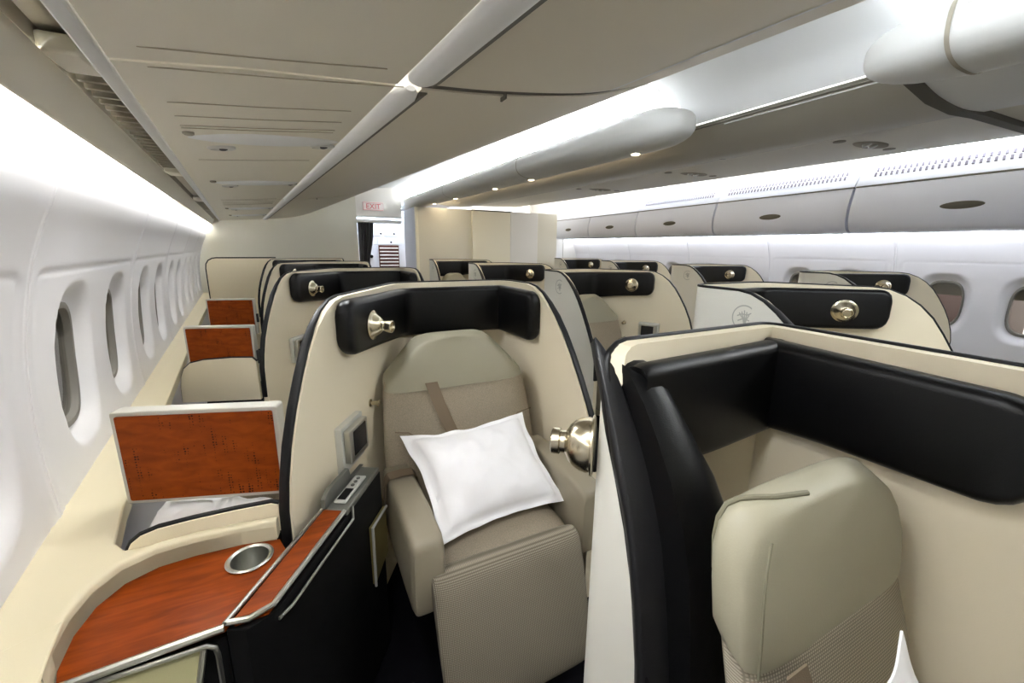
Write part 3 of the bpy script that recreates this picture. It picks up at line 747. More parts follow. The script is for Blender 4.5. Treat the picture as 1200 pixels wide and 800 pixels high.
# near suite, seen from above over its wing
def near_shell():
    t = thing('suite_shell', (.79, .63, 0), 'large foreground suite shell with thick black leather trim, filling the lower right', 'suite shell', 'suite shells in the window row')
    P = [(.505, .36), (.507, .634), (1.072, .640), (1.02, -.45)]
    eL = [(0, .2), (.02, .45), (.04, .60), (.075, .74), (.11, .88), (.145, 1.0), (.18, 1.09), (.215, 1.17), (.25, 1.255), (.28, 1.315), (.31, 1.335), (.33, 1.34)]
    sh = Shell(P, eL, EDGE_R, rad=.055, th=.042, top=1.32)
    tf = lambda p, z: Vector((p.x, p.y, z))
    obj('shell_wall', sh.wall(tf), [M['shell'], M['shellout']], t, smooth=45)
    obj('edge_trim', sh.edge(tf, .006, .012), M['trim'], t, smooth=50)
    L = sh.L
    # broad leather roll down the front edge of the near wing
    cur = [(.668, 1.316), (.660, 1.306), (.650, 1.292), (.632, 1.264), (.604, 1.21), (.570, 1.145), (.540, 1.085), (.512, 1.02), (.492, .96), (.468, .85), (.448, .73), (.43, .55), (.42, .3)]
    rings = []
    for i, (y, z) in enumerate(cur):
        a, b = cur[max(0, i-1)], cur[min(len(cur)-1, i+1)]; t3 = Vector((0, b[0]-a[0], b[1]-a[1])).normalized(); nx = Vector((1, -.35, 0)).normalized(); nb = nx.cross(t3).normalized()
        w = min(1., .05+.16*i)
        rings.append([Vector((.531, y-.012*min(1, i*.2), z)) + nx*x*w + nb*yy for x, yy in rrect(.034, .016, .012, 4)])
    obj('front_roll', MB().loft(rings), M['trimlight'], t, smooth=60)
    # padded band: wing cheek, back, right wing
    ck = [(.625, 1.288), (.612, 1.287), (.596, 1.282), (.570, 1.264), (.53, 1.222), (.49, 1.165), (.452, 1.10), (.418, 1.03), (.395, .95), (.38, .85), (.365, .72), (.355, .5)]
    out = [Vector((.552, y, z)) for y, z in ck] + [Vector((.552, .625, .5))]
    mb = MB(); N = len(out)
    rr = []
    for x, ins in ((.548, 0.), (.575, -.004), (.60, .0), (.618, .008), (.63, .022), (.634, .045)):
        rr.append([Vector((x, p.y + (ins+ (x-.55)*-.25 if k < len(ck) else 0), p.z - ins*.8)) for k, p in enumerate(out)])
        for v_ in rr[-1]: v_.x += (x-.545)*.55*smooth01((1.24-v_.z)/.22)
    obj('wing_cheek', mb.loft(rr), M['pad'], t, smooth=60)
    u0, u1 = .262, .285+.55+.47
    zlo = lambda u: table([(u0, 1.05), (.55, 1.055), (.84, 1.075), (1.0, 1.09), (1.3, 1.10)], u)
    zhi = lambda u: table([(u0, 1.285), (.55, 1.29), (.84, 1.297), (1.3, 1.285)], u)
    obj('padded_band', sh.band(tf, u0, u1, zlo, zhi, .055, .06), M['pad'], t, smooth=50)
    b = Vector((.517, .628, 1.100))
    pl = MB().lathe([(.060, 0), (.064, .002), (.064, .005), (.057, .007), (.058, .014), (.055, .028), (.048, .042), (.038, .052), (.028, .057), (.024, .060), (.024, .070), (.028, .073), (.028, .088), (.022, .091)], b, (-.74, .67, 0), 36)
    obj('reading_lamp', pl, M['chrome'], t)
    return t
M['trimlight'] = mat('leather_roll', (24, 24, 26), .38, bump=.15, bscale=400, spec=.5)
near_shell()

# ------------------------------------------------------------------ seats
def seat(origin, label, group, w=.335, full=True, fab=None, hz=.03):
    """origin: floor point below the middle of the seat back front"""
    o = Vector(origin); fab = fab or M['fabric']
    t = thing('seat', o, label, 'seat', group)
    P = lambda x, y, z: o + Vector((x, y, z))
    def back(rows, nm, m, e=3.4, **k):
        rings = []
        for x, y, z, hw, hd in rows: rings.append(sring(P(x, y+hd, z+hz), (1, 0, 0), (0, .93, .37), hw, hd, e, 44))
        return obj(nm, MB().loft(rings), m, t, smooth=60)
    back([(0, -.10, .42, w-.02, .04), (0, -.10, .45, w, .05), (0, -.075, .55, w+.005, .052), (0, -.04, .68, w, .05), (0, -.005, .80, w-.008, .046), (0, .03, .90, w-.018, .045), (0, .045, .935, w-.026, .04)], 'backrest', fab)
    hr = back([(0, .028, .912, w-.04, .045), (0, .030, .918, w-.022, .060), (0, .033, .945, w-.030, .068), (0, .043, .985, w-.068, .068), (0, .055, 1.03, w-.112, .066), (0, .065, 1.065, w-.146, .062), (0, .072, 1.085, w-.172, .055), (0, .077, 1.097, w-.20, .044), (0, .080, 1.104, w-.24, .03), (0, .082, 1.107, w-.29, .014)], 'headrest', M['leather'], 5.0)
    # quilting seams of the back
    for s_ in (-1, 1):
        sm = MB(); pts = [(s_*(w-.035), -.066, .775), (s_*(w-.09), -.048, .755), (s_*(w-.16), -.056, .70), (s_*(w-.20), -.080, .60), (s_*(w-.21), -.098, .50)]
        sm.tube([P(x, y+.012, z+hz) for x, y, z in pts], .0022, 6)
        obj('seam', sm, M['strap'], t)
    if full:
        cu = MB(); rings = []
        for y, zt, zb, hw in ((-.03, .50, .36, .25), (-.08, .505, .36, .252), (-.20, .512, .365, .252), (-.36, .515, .37, .252), (-.46, .512, .38, .252), (-.51, .495, .39, .25), (-.525, .465, .41, .245)):
            rings.append(sring(P(-.005, y-.02, (zt+zb)/2), (1, 0, 0), (0, 0, 1), hw, (zt-zb)/2, 5, 40))
        for r_ in rings:
            for v_ in r_: v_ += Vector((.0, .075, 0))
        obj('seat_cushion', cu.loft(rings), fab, t, smooth=60)
        lr = MB(); rings = []
        for y, z, hd, hw in ((-.588, .524, .006, .25), (-.588, .522, .022, .262), (-.589, .515, .034, .266), (-.592, .50, .043, .269), (-.60, .47, .048, .27), (-.625, .40, .046, .27), (-.655, .30, .042, .268), (-.68, .20, .040, .264), (-.70, .12, .034, .26), (-.705, .09, .02, .25)):
            rings.append(sring(P(-.03, y+.075, z), (1, 0, 0), (0, .97, .25), hw, hd, 5, 40))
        obj('leg_rest', lr.loft(rings), M['fabric3'], t, smooth=60)
        for s_ in (-1, 1):
            ar = MB(); rings = []; aw = .308 if w > .3 else .262
            x = .006 + s_*aw
            for y, zt, zb, hw in ((-.02, .62, .40, .04), (-.10, .66, .39, .052), (-.25, .668, .385, .055), (-.42, .664, .38, .055), (-.53, .655, .38, .054), (-.556, .645, .385, .051), (-.57, .625, .40, .045)):
                rings.append(sring(P(x, y+.055, (zt+zb)/2), (1, 0, 0), (0, 0, 1), hw, (zt-zb)/2, 7, 36))
            obj('armrest', ar.loft(rings), M['leather2'], t, smooth=55)
    # belt across the back
    b = MB(); pts = [P(-.13, .036, .93+hz), P(-.105, .012, .84+hz), P(-.07, -.02, .74+hz), P(-.03, -.052, .64+hz), P(.02, -.085, .53+hz)]
    rows = []
    for i, p in enumerate(pts):
        rows.append([p + Vector((dx, -.010-dz, 0)) for dx, dz in ((-.026, 0), (-.026, .003), (.026, .003), (.026, 0))])
    obj('seat_belt', b.loft(rows), M['strap'], t)
    if full:
        b = MB(); x = .006-(.308 if w > .3 else .262)
        rows = [[P(x+dx, y, z) for y in (-.16, -.105)] for dx, z in ((.063, .60), (.058, .655), (.045, .672), (0, .6755), (-.045, .672), (-.058, .655), (-.064, .57))]
        b.grid(rows); obj('lap_strap', b, M['strap'], t)
    return t
M['leather2'] = mat('taupe_leather', (146, 137, 118), .5, bump=.12, bscale=350)
M['fabric3'] = weave('leg_fabric', (166, 157, 139), (108, 100, 85), 62.)
seat((.567, 1.565, 0), 'taupe seat of the near suite with a white pillow on its cushion', 'seats in the suites')
seat((2.105, 2.60, 0), 'seat of the second middle suite, its sage headrest showing beside the lamp wall', 'seats in the suites', .285)
seat((2.075, 4.25, 0), 'seat of the third middle suite, mostly hidden behind the near shells', 'seats in the suites', .285)
seat((2.075, 5.90, 0), 'seat of the farthest middle suite before the closet', 'seats in the suites', .285)

def near_seat():
    t = thing('seat', (.72, .28, 0), 'foreground seat with sage leather headrest and pale woven back, lower right', 'seat', 'seats in the suites')
    ax = Vector((1, .0, 0)); 
    def R(rows, nm, m, par=None):
        rings = [sring(Vector((x, y+hd*.8, z)), (1, 0, 0), (0, .88, .47), hw, hd, e, 48) for x, y, z, hw, hd, e in rows]
        return obj(nm, MB().loft(rings), m, par or t, smooth=60)
    R([(.735, .15, .44, .20, .05, 3.4), (.735, .155, .50, .222, .06, 3.6), (.735, .175, .66, .228, .06, 3.6), (.73, .205, .82, .228, .056, 3.6), (.725, .238, .93, .224, .05, 3.6), (.725, .25, .97, .21, .045, 3.6)], 'backrest', M['fabric2'])
    hr = R([(.722, .244, .937, .20, .03, 4), (.722, .243, .943, .226, .042, 4.5), (.722, .246, .965, .232, .048, 5), (.720, .252, 1.02, .230, .050, 5), (.712, .259, 1.07, .220, .050, 4.6), (.703, .263, 1.10, .205, .048, 4.2), (.692, .266, 1.122, .182, .044, 4), (.684, .268, 1.135, .160, .037, 3.6), (.676, .270, 1.144, .134, .027, 3.2), (.67, .272, 1.150, .10, .016, 3), (.67, .273, 1.153, .04, .006, 2.4)], 'headrest', M['leather'])
    st = MB(); st.tube([(.498, .238, .94), (.496, .241, 1.0), (.498, .247, 1.05), (.506, .254, 1.095), (.522, .262, 1.125)], .0022, 6); obj('stitching', st, M['piping'], hr)
    rim_ = []
    for x, y, z, hw, hd in ((.720, .252, 1.02, .230, .050), (.712, .259, 1.07, .220, .050), (.703, .263, 1.10, .205, .048), (.692, .266, 1.122, .182, .044), (.684, .268, 1.135, .160, .037), (.676, .270, 1.144, .134, .027), (.67, .272, 1.150, .10, .016), (.67, .273, 1.153, .04, .006)):
        ca, sa = -.80, .60; hx, hy = hw*abs(ca)**.44*-1, hd*sa**.44
        rim_.append(Vector((x, y+hd*.8, z)) + Vector((hx, 0, 0)) + Vector((0, .88, .47))*(hy+.001))
    obj('piping', MB().tube(rim_, .0045, 8), M['piping'], hr)
    b = MB(); rows = []
    for x, y, z in ((.555, .226, .942), (.575, .202, .86), (.60, .170, .73), (.62, .145, .62)):
        rows.append([Vector((x+dx, y-.004-dz, z)) for dx, dz in ((-.022, 0), (-.026, .003), (.022, .003), (.022, 0))])
    obj('seat_belt', b.loft(rows), M['strap'], t)
    cu = MB(); rings = [sring(Vector((.74, y, (zt+zb)/2)), (1, 0, 0), (0, 0, 1), hw, (zt-zb)/2, 5, 40) for y, zt, zb, hw in ((.13, .49, .36, .22), (-.1, .50, .36, .235), (-.35, .50, .37, .235), (-.44, .48, .39, .225), (-.46, .45, .41, .22))]
    obj('seat_cushion', cu.loft(rings), M['fabric2'], t, smooth=60)
    return t
near_seat()

# ------------------------------------------------------------------ pillows
def pillow(c00, c10, c11, c01, puff, label, seed, nrm_flip=1):
    """corners: bottom left, bottom right, top right, top left (world)"""
    c00, c10, c11, c01 = map(Vector, (c00, c10, c11, c01)); n = 40
    N = ((c10-c00).cross(c01-c00)).normalized()*nrm_flip
    def P(u, v, sd):
        p = c00.lerp(c10, u).lerp(c01.lerp(c11, u), v)
        cx, cy = u-.5, v-.5
        pull = .12*(1-(2*abs(cx))**2)*(2*cy)*abs(2*cy); pull2 = .10*(1-(2*abs(cy))**2)*(2*cx)*abs(2*cx)
        p = p - (c01-c00)*pull*.5 - (c10-c00)*pull2*.5
        fl = .06
        uu = max(0, min(1, (u-fl)/(1-2*fl))); vv = max(0, min(1, (v-fl)/(1-2*fl)))
        h = (max(0, 16*uu*(1-uu)*vv*(1-vv)))**.42
        q = p*7 + Vector((seed, 0, 0))
        wr = noise.noise(q)*.016 + noise.noise(q*2.3)*.012*h + .006*noise.noise(Vector((q.x*5, q.y*5, q.z*1.5)))*h
        ed = noise.noise(p*13+Vector((seed*3, 1, 2)))*.020*(1-h)
        cr = -.010*math.exp(-((uu-vv*.3-.12)/.05)**2)*h + .008*math.exp(-((uu+.5*vv-.42)/.06)**2)*h
        return p + N*(sd*puff*h*.5 + (wr+cr)*sd*(h>0) + ed + sd*.0015 + puff*.12*h)
    mb = MB()
    g1 = [[P(i/n, j/n, 1) for j in range(n+1)] for i in range(n+1)]; g2 = [[P(i/n, j/n, -1) for j in range(n+1)] for i in range(n+1)]
    mb.grid(g1); mb.grid(g2, flip=True)
    rim = lambda g: [g[i][0] for i in range(n+1)] + [g[n][j] for j in range(1, n+1)] + [g[i][n] for i in range(n-1, -1, -1)] + [g[0][j] for j in range(n-1, 0, -1)]
    mb.grid([rim(g1), rim(g2)], True)
    return tag(obj('pillow', mb, M['pillow'], smooth=80), label, 'pillow', 'white pillows')
pillow((.325, 1.135, .55), (.84, 1.165, .55), (.812, 1.485, .805), (.278, 1.485, .795), .14, 'white pillow with a flat flange leaning on the near taupe seat', 3)
pillow((.465, -.12, .53), (.705, -.09, .56), (.668, .168, 1.008), (.420, .140, .955), .06, 'white pillow corner at the lower right, on the foreground woven seat', 9)

# ------------------------------------------------------------------ window ledge and the near console
led = [(-.66, .30), (-.655-.118*-.3, 1.15), (-.665-.118*(8-1.45), 8.0), (-1.27, 8.0), (-.93, 4.9), (-.62, 2.35), (-.535, 1.62), (-.505, 1.40), (-.47, 1.22), (-.44, 1.178), (-.30, 1.168), (-.125, 1.150), (-.122, 1.124), (-.20, 1.137), (-.30, 1.142), (-.37, 1.135), (-.425, 1.105), (-.457, 1.05), (-.468, .98), (-.462, .90), (-.45, .84), (-.45, .30)]
led[0] = (-.50, .30); led[1] = (-.617, 1.15)
struct('trim_5', MB().prism(led, .735, .785), M['ledge'], 'cream ledge running along the left wall below the windows', 'ledge', bev=.004)
M['boxlid'] = mat('box_lid', (168, 164, 124), .5, bump=.2, bscale=400)
con = thing('side_console', (-.2, 1.0, 0), 'low console with a reddish wood table and cup holder at lower left', 'console')
tb = [(-.116, 1.118), (-.20, 1.136), (-.30, 1.141), (-.37, 1.134), (-.424, 1.104), (-.456, 1.05), (-.467, .98), (-.461, .90), (-.449, .862), (-.206, .872), (-.096, 1.055)]
cc = Vector((-.178, 1.068, .746))
def star(poly, c, r, z0, z1):
    n = len(poly); E_ = [(Vector(poly[i]), Vector(poly[(i+1) % n])) for i in range(n)]
    an = sorted([2*PI*k/72 for k in range(72)] + [math.atan2(p[1]-c.y, p[0]-c.x) % (2*PI) for p in poly]); rim = []
    for a_ in an:
        dx, dy = math.cos(a_), math.sin(a_); best = 9
        for p, q in E_:
            e = q-p; den = dx*e.y-dy*e.x
            if abs(den) < 1e-9: continue
            w = p-Vector((c.x, c.y)); t_ = (w.x*e.y-w.y*e.x)/den; u_ = (w.x*dy-w.y*dx)/den
            if t_ > 0 and -1e-6 <= u_ <= 1+1e-6: best = min(best, t_)
        rim.append((c.x+dx*best, c.y+dy*best))
    ci = [(c.x+r*math.cos(a_), c.y+r*math.sin(a_)) for a_ in an]
    rg = [[Vector((x, y, z)) for x, y in P_] for P_, z in ((ci, z0), (rim, z0), (rim, z1), (ci, z1), (ci, z0))]
    return MB().loft(rg, False)
obj('table_top', star(tb, cc, .043, .733, .745), M['wood'], con)
rimo = [(-.120, 1.124), (-.20, 1.137), (-.30, 1.142), (-.37, 1.135), (-.425, 1.105), (-.457, 1.05), (-.468, .98), (-.462, .90), (-.45, .842)]
rp = [Vector((x, y)) for x, y in rimo]; rn = normals2(rp, -1)
obj('rim', MB().loft([[Vector((p.x+n.x*d, p.y+n.y*d, z)) for d, z in ((0, .745), (0, .79), (.006, .797), (.020, .797), (.026, .785), (.026, .745))] for p, n in zip(rp, rn)]), M['ledge'], con, smooth=60)
# cup holder
cc = Vector((-.178, 1.068, .746))
cup = MB().lathe([(.050, .0), (.052, .004), (.047, .006), (.041, .003), (.039, -.075), (.036, -.078), (.001, -.078)], cc, (0, 0, 1), 36, 0, False)
obj('cup_holder', cup, M['silver'], con, smooth=32)
# armrest strip of wood between metal lines; it runs with the flared wing
d = Vector((.187, .31, 0)).normalized(); nx = Vector((d.y, -d.x, 0)); s0 = Vector((-.202, .876, 0)); 
def S(u, v, z): return Vector((s0.x, s0.y, z)) + d*u + nx*v
LEN = .372
obj('armrest_strip', MB().slab([S(.006, .010, .72), S(LEN, .006, .72), S(LEN, .062, .72), S(.04, .062, .72)], (0, 0, .034)), M['wood'], con, bev=.003)
ms = MB()
ms.tube([S(-.004, .0, .752), S(LEN, .0, .752)], .0055, 8); ms.tube([S(.0, .004, .752), S(.012, .040, .752), S(.05, .068, .752), S(LEN, .068, .752)], .0065, 8)
ms.tube([S(.05, .076, .715), S(.09, .082, .712), S(LEN+.02, .082, .712), S(LEN+.03, .078, .75)], .004, 8)
ms.tube([Vector((-.205, .870, .746)), Vector((-.30, .866, .746)), Vector((-.46, .856, .746))], .008, 8)
obj('metal_edge', ms, M['silver'], con)
bp = [S(-.002, -.0, 0), S(.0, .04, 0), S(.05, .074, 0), S(.62, .074, 0), S(.62, .0, 0)]
obj('side_panel', MB().prism([(v.x, v.y) for v in bp], .02, .735), M['dark'], con)
obj('front_panel', MB().prism([(-.449, .872), (-.206, .880), (-.206, .93), (-.449, .93)], .02, .716), M['dark'], con)
# control tray against the wing
tr = [S(LEN+.004, .002, 0), S(LEN+.004, .074, 0), S(.62, .072, 0), S(.62, .002, 0)]
tray = obj('control_tray', MB().prism([(v.x, v.y) for v in tr], .715, .752), M['tray'], con, bev=.004)
obj('back_plate', MB().slab([S(LEN, -.002, .752), S(.63, -.002, .752), S(.63, -.002, .756), S(.54, -.002, .756), S(.525, -.002, .80), S(LEN+.03, -.002, .80), S(LEN, -.002, .785)], nx*.014), M['tray'], tray, bev=.003)
hs = [S(LEN+.03, .020, .753), S(.55, .020, .753), S(.55, .058, .753), S(LEN+.03, .058, .753)]
obj('handset', MB().slab(hs, (0, 0, .008)), M['silver2'], tray, bev=.005, seg=3)
obj('key_pad', MB().slab([S(LEN+.04, .026, .761), S(.47, .026, .761), S(.47, .052, .761), S(LEN+.04, .052, .761)], (0, 0, .002)), M['dark'], tray, bev=.002)
ks = MB()
for u in (.49, .51, .53): ks.lathe([(.006, 0), (.006, .003), (.003, .004)], S(u, .039, .761), (0, 0, 1), 12)
obj('buttons', ks, M['tray'], tray)
pk = obj('literature_pocket', MB().slab([S(.50, .076, .60), S(.62, .076, .60), S(.62, .076, .42), S(.50, .076, .38)], nx*.012), M['brass'], con, bev=.002)
obj('pocket_frame', MB().tube([S(.62, .090, .60), S(.50, .090, .60), S(.495, .090, .38)], .005, 6), M['silver2'], pk)
# storage box let into the front
nb = obj('storage_box', MB().slab([(-.415, .868, .722), (-.238, .868, .720), (-.262, .815, .60), (-.415, .815, .60)], (0, .006, -.004)), M['boxlid'], con)
obj('box_frame', MB().tube([(-.42, .860, .728), (-.235, .860, .726), (-.222, .860, .716), (-.219, .858, .70), (-.219, .852, .50)], .005, 8), M['silver'], nb)
obj('box_rail', MB().tube([(-.240, .866, .724), (-.262, .812, .602)], .006, 8), M['silver'], nb)
# cream cover at the lower left corner
tag(obj('console_cover', MB().prism([(-.56, .50), (-.575, .86), (-.535, .915), (-.462, .955), (-.452, .88), (-.438, .80), (-.42, .50)], .7985, .806), M['ledge'], bev=.003), 'loose cream cover panel at the wall end of the wood table', 'cover panel')

# low partition, screen panel, footwell and blanket beside each window suite
def partition(a, b, zb, h, label):
    a, b = Vector(a), Vector(b); dd = (b-a); L = dd.length; dd.normalize(); nn = Vector((dd.y, -dd.x))
    prof = [(0, 0), (.004, h*.35), (.015, h*.6), (.035, h*.78), (.07, h*.9), (.14, h*.965), (L*.7, h), (L*.95, h*.99), (L, h*.9), (L, 0)]
    t = thing('low_partition', (a.x, a.y, zb), label, 'partition', 'low partitions beside the window suites')
    def P(u, z, o): q = a + dd*u + nn*o; return Vector((q.x, q.y, zb+z))
    obj('panel', MB().loft([[P(u, z, o) for u, z in prof] for o in (-.012, .012)]), M['shell'], t)
    obj('edge_trim', MB().tube([P(u, z, 0) for u, z in prof[:-1]], .0075, 8), M['trim'], t)
    return t
partition((-.442, 1.190), (-.112, 1.168), .745, .085, 'low cream partition with black rim behind the wood table')
partition((-.69, 2.915), (-.285, 2.785), .60, .262, 'taller cream partition with black rim in front of the second wood screen')

def tv(c0, c1, zb, zt, depth, label):
    a, b = Vector((*c0, zb)), Vector((*c1, zb)); dd = (b-a).normalized(); nn = Vector((-dd.y, dd.x, 0)); h = zt-zb; L = (b-a).length
    t = thing('screen_panel', a.lerp(b, .5), label, 'screen panel', 'wood backed screens beside the window suites')
    P = lambda u, z, o: a + dd*u + Vector((0, 0, z)) + nn*o
    fr = MB(); pts = rrect(L/2, h/2, .008, 3)
    obj('frame', MB().loft([[P(L/2+x, h/2+z, o) for x, z in pts] for o in (0, depth)]), M['frame'] , t, bev=.003)
    i = .012
    obj('wood_panel', MB().loft([[P(L/2+x, h/2+z, o) for x, z in rrect(L/2-i, h/2-i, .006, 3)] for o in (-.003, .006)]), M['woodtv'], t)
    obj('display', MB().loft([[P(L/2+x, h/2+z, o) for x, z in rrect(L/2-.02, h/2-.02, .006, 3)] for o in (depth-.002, depth+.003)]), M['screen'], t)
    obj('mount', MB().loft([[P(u, h*.45+x, depth*.5+o) for x, o in rrect(.04, .010, .004, 2)] for u in (L-.004, L+.016)]), M['darkgrey'], t)
    return t
M['frame'] = mat('frame_silver', (190, 188, 180), .4, .15)
tv((-.497, 1.405), (-.098, 1.272), .786, 1.062, .045, 'near wood backed screen with silver frame behind the wood table')
tv((-.635, 2.900), (-.288, 2.788), .70, 1.05, .045, 'second wood backed screen, beside the second window suite')
tv((-.80, 4.555), (-.42, 4.45), .70, 1.032, .045, 'third wood backed screen, beside the third window suite')
pt = thing('end_partition', (-.7, 6.6, 0), 'plain cream partition with black rim at the far end by the windows', 'partition')
pr = [(-1.10, .1), (-1.10, 1.22), (-1.092, 1.275), (-1.065, 1.32), (-1.02, 1.345), (-.98, 1.35), (-.30, 1.352), (-.30, .1)]
obj('panel', MB().loft([[Vector((x, y, z)) for x, z in pr] for y in (6.6, 6.63)]), M['shell'], pt)
obj('edge_trim', MB().tube([Vector((x, 6.612, z)) for x, z in pr[:-1]], .013, 8), M['trim'], pt)

def footwell(x, y, label):
    t = thing('foot_rest', (x, y, 0), label, 'foot rest', 'foot rests beside the window suites')
    obj('base', MB().box((x-.17, y, .02), (x+.19, y+.62, .60)), M['dark'], t)
    rings = [sring((x+.01, y+.02+q, .665), (1, 0, 0), (0, 0, 1), hw, hz_, 4, 32) for q, hw, hz_ in ((.0, .14, .02), (.02, .165, .05), (.1, .17, .062), (.5, .17, .062), (.58, .15, .04))]
    obj('cushion', MB().loft(rings), M['fabric'], t)
footwell(-.30, 1.46, 'low padded foot rest under the near wood screen')
bl = MB(); n = 28; rows = []
for i in range(n+1):
    r = []
    for j in range(n+1):
        u, v = i/n, j/n; x = lerp(-.455, -.14, u); y = lerp(1.215-.02*u, 1.46-.14*u, v)
        z = .758 + .004*v + .018*noise.noise(Vector((x*11, y*11, 1))) + .012*noise.noise(Vector((x*22, y*22, 3))) - .06*max(0, .12-v)/.12 - .05*max(0, .1-u)/.1 - .03*max(0, u-.7)
        r.append(Vector((x, y, z)))
    rows.append(r)
bl.grid(rows); lo = [[Vector((p.x, p.y, p.z-.03)) for p in r] for r in rows]; bl.grid(lo, flip=True)
rim_ = lambda g: [g[i][0] for i in range(n+1)] + [g[n][j] for j in range(1, n+1)] + [g[i][n] for i in range(n-1, -1, -1)] + [g[0][j] for j in range(n-1, 0, -1)]
bl.grid([rim_(rows), rim_(lo)], True)
tag(obj('blanket', bl, M['pillow'], smooth=80), 'folded white blanket tucked beneath the near wood screen', 'blanket')

# ------------------------------------------------------------------ closet, galley, curtain, exit sign
cl = thing('closet', (2.9, 7.5, 0), 'tall pale closet block between the galley aisle and the far suites', 'closet')
obj('body', MB().box((1.80, 7.15, .02), (4.62, 7.99, 2.185)), M['closet'], cl)
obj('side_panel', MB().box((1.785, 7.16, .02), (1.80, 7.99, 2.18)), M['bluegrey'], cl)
obj('corner_post', MB().box((1.78, 7.12, .02), (1.83, 7.17, 2.185)), M['closetcream'], cl, bev=.008)
obj('cream_panel', MB().box((2.80, 7.10, .02), (3.56, 7.15, 2.165)), M['closetcream'], cl, bev=.004)
obj('white_panel', MB().box((3.57, 7.11, .02), (4.16, 7.15, 2.18)), M['bulkwhite'], cl, bev=.004)
obj('top_gap', MB().box((2.80, 7.12, 2.166), (3.60, 7.15, 2.19)), M['groove'], cl)
g = thing('galley_unit', (1.5, 9.6, 0), 'white galley cabinet wall with latches and a rack of trays beyond the doorway', 'galley unit')
obj('cabinet', MB().box((1.05, 9.6, .02), (2.2, 10.3, 2.3)), M['galley'], g)
for i, (x0, x1, z0, z1) in enumerate(((1.10, 1.43, 1.76, 2.02), (1.45, 1.68, 1.76, 2.02), (1.70, 2.0, 1.76, 2.02), (1.10, 1.52, 1.58, 1.73), (1.55, 2.0, 1.58, 1.73), (1.10, 1.50, .3, 1.55))):
    d_ = obj('locker_door', MB().box((x0, 9.582, z0), (x1, 9.6, z1)), M['galleyblue'] if z0 > 1.57 and 'galleyblue' in M else M['galley'], g, bev=.004)
    obj('latch', MB().lathe([(.02, 0), (.02, .012), (.012, .016)], ((x0+x1)/2+.06, 9.582, z0+.05), (0, -1, 0), 12), M['dark'], d_)
obj('knob', MB().lathe([(.035, 0), (.035, .03), (.02, .034)], (1.40, 9.582, 1.32), (0, -1, 0), 20), M['dark'], g)
rk = obj('tray_rack', MB().box((1.56, 9.585, .9), (2.0, 9.6, 1.56)), M['rackdark'] if 'rackdark' in M else M['cowl'], g)
for k in range(8): obj('tray', MB().box((1.58, 9.55, 1.49-.075*k), (1.98, 9.585, 1.515-.075*k)), M['exitsign'], rk, bev=.004)
cu = MB(); rows = []
for i in range(61):
    u = i/60; r = []
    for z in [.1+.1*k for k in range(19)]+[1.98]:
        wv = math.sin(u*34)*.02+math.sin(u*15+1)*.012; sq = 1-.25*math.exp(-((z-1.25)/.3)**2)
        r.append(Vector((.98+.24*u*sq+.06*(z-1.3)*u, 8.12+wv, z)))
    rows.append(r)
cu.grid(rows); cu.grid([[p+Vector((0, .006, 0)) for p in r] for r in rows], flip=True)
tag(obj('curtain', cu, M['curtain'], smooth=80, norm=False), 'grey gathered curtain at the galley doorway', 'curtain')
ex = thing('exit_sign', (1.28, 7.99, 2.2), 'pale exit sign with faded red letters over the galley doorway', 'sign')
obj('plate', MB().box((1.07, 7.975, 2.155), (1.43, 8.0, 2.30)), M['exitsign'], ex, bev=.004)
tc_ = bpy.data.curves.new('lettering', 'FONT'); tc_.body = 'EXIT'; tc_.size = .125; tc_.extrude = .002; tc_.align_x = 'CENTER'
tmp_ = bpy.data.objects.new('lettering_source', tc_); me_ = bpy.data.meshes.new_from_object(tmp_); bpy.data.objects.remove(tmp_)
to = bpy.data.objects.new('lettering', me_); C.objects.link(to); to.parent = ex; to.data.materials.append(M['exitred'])
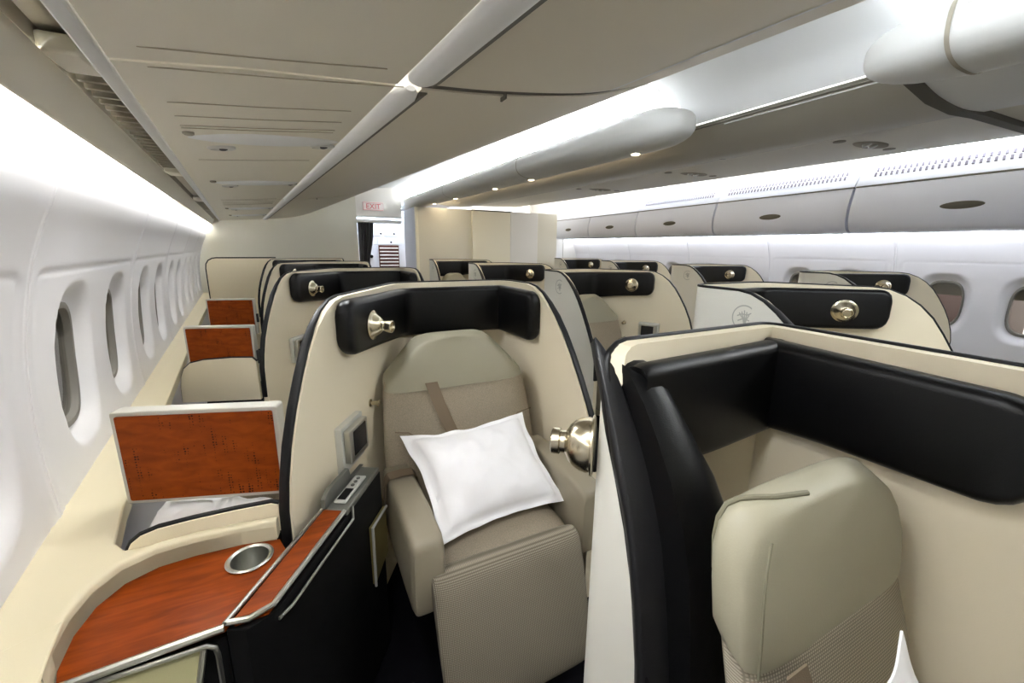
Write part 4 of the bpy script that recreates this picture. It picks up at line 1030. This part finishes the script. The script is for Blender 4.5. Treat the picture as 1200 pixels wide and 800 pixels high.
to.location = Vector((1.25, 7.972, 2.185)) - ORG[ex.name]; to.rotation_euler = (PI/2, 0, 0)
obj('border', MB().tube([(1.08, 7.974, 2.165), (1.42, 7.974, 2.165), (1.42, 7.974, 2.29), (1.08, 7.974, 2.29), (1.08, 7.974, 2.165)], .003, 6), M['exitred'], ex)

struct('ceiling_galley', MB().box((.2, 8.1, 2.38), (3.0, 10.4, 2.42)), M['galley'], 'white ceiling of the galley', 'ceiling')
tag(obj('galley_ceiling_light', MB().tube([(1.1, 9.3, 2.362), (2.1, 9.3, 2.362)], .02, 8), emit('galley_light', (225, 238, 255), 30.)), 'cool light tube inside the galley', 'light strip')

# ------------------------------------------------------------------ outside the windows
struct('ground', MB().box((-40, -30, -4.1), (45, 45, -4.0)), M['apron'], 'grey apron far below outside the windows', 'ground')
tm = thing('terminal_building', (-9, 6, -4), 'pale terminal building seen through the near windows', 'building')
obj('wall', MB().box((-11, -6, -4), (-9, 20, 3.2)), M['apron'], tm)
for k, z in enumerate((-1.2, -.2, .45, 1.3)): obj('band', MB().box((-9.0, -6, z), (-8.8, 20, z+.32)), M['terminal'], tm)
en = thing('engine', (9.2, 2.8, -1), 'dark round engine cowl seen through the right window', 'engine')
obj('cowl', MB().lathe([(.62, 0), (.80, .05), (.95, .5), (1.0, 1.2), (.9, 2.4), (.7, 3.0)], (8.6, 1.9, .35), (.1, 1, 0), 36), M['cowl'], en)

# ------------------------------------------------------------------ world and view
w = bpy.data.worlds.new('world'); bpy.context.scene.world = w; w.use_nodes = True
w.node_tree.nodes['Background'].inputs[0].default_value = (.62, .60, .57, 1); w.node_tree.nodes['Background'].inputs[1].default_value = 1.0
sc = bpy.context.scene
sc.view_settings.view_transform = 'Standard'; sc.view_settings.look = 'None'; sc.view_settings.gamma = 1; sc.view_settings.use_curve_mapping = False
sc.view_settings.exposure = 2.15
sc.cycles.max_bounces = 8; sc.cycles.diffuse_bounces = 6; sc.cycles.glossy_bounces = 4; sc.cycles.transparent_max_bounces = 8
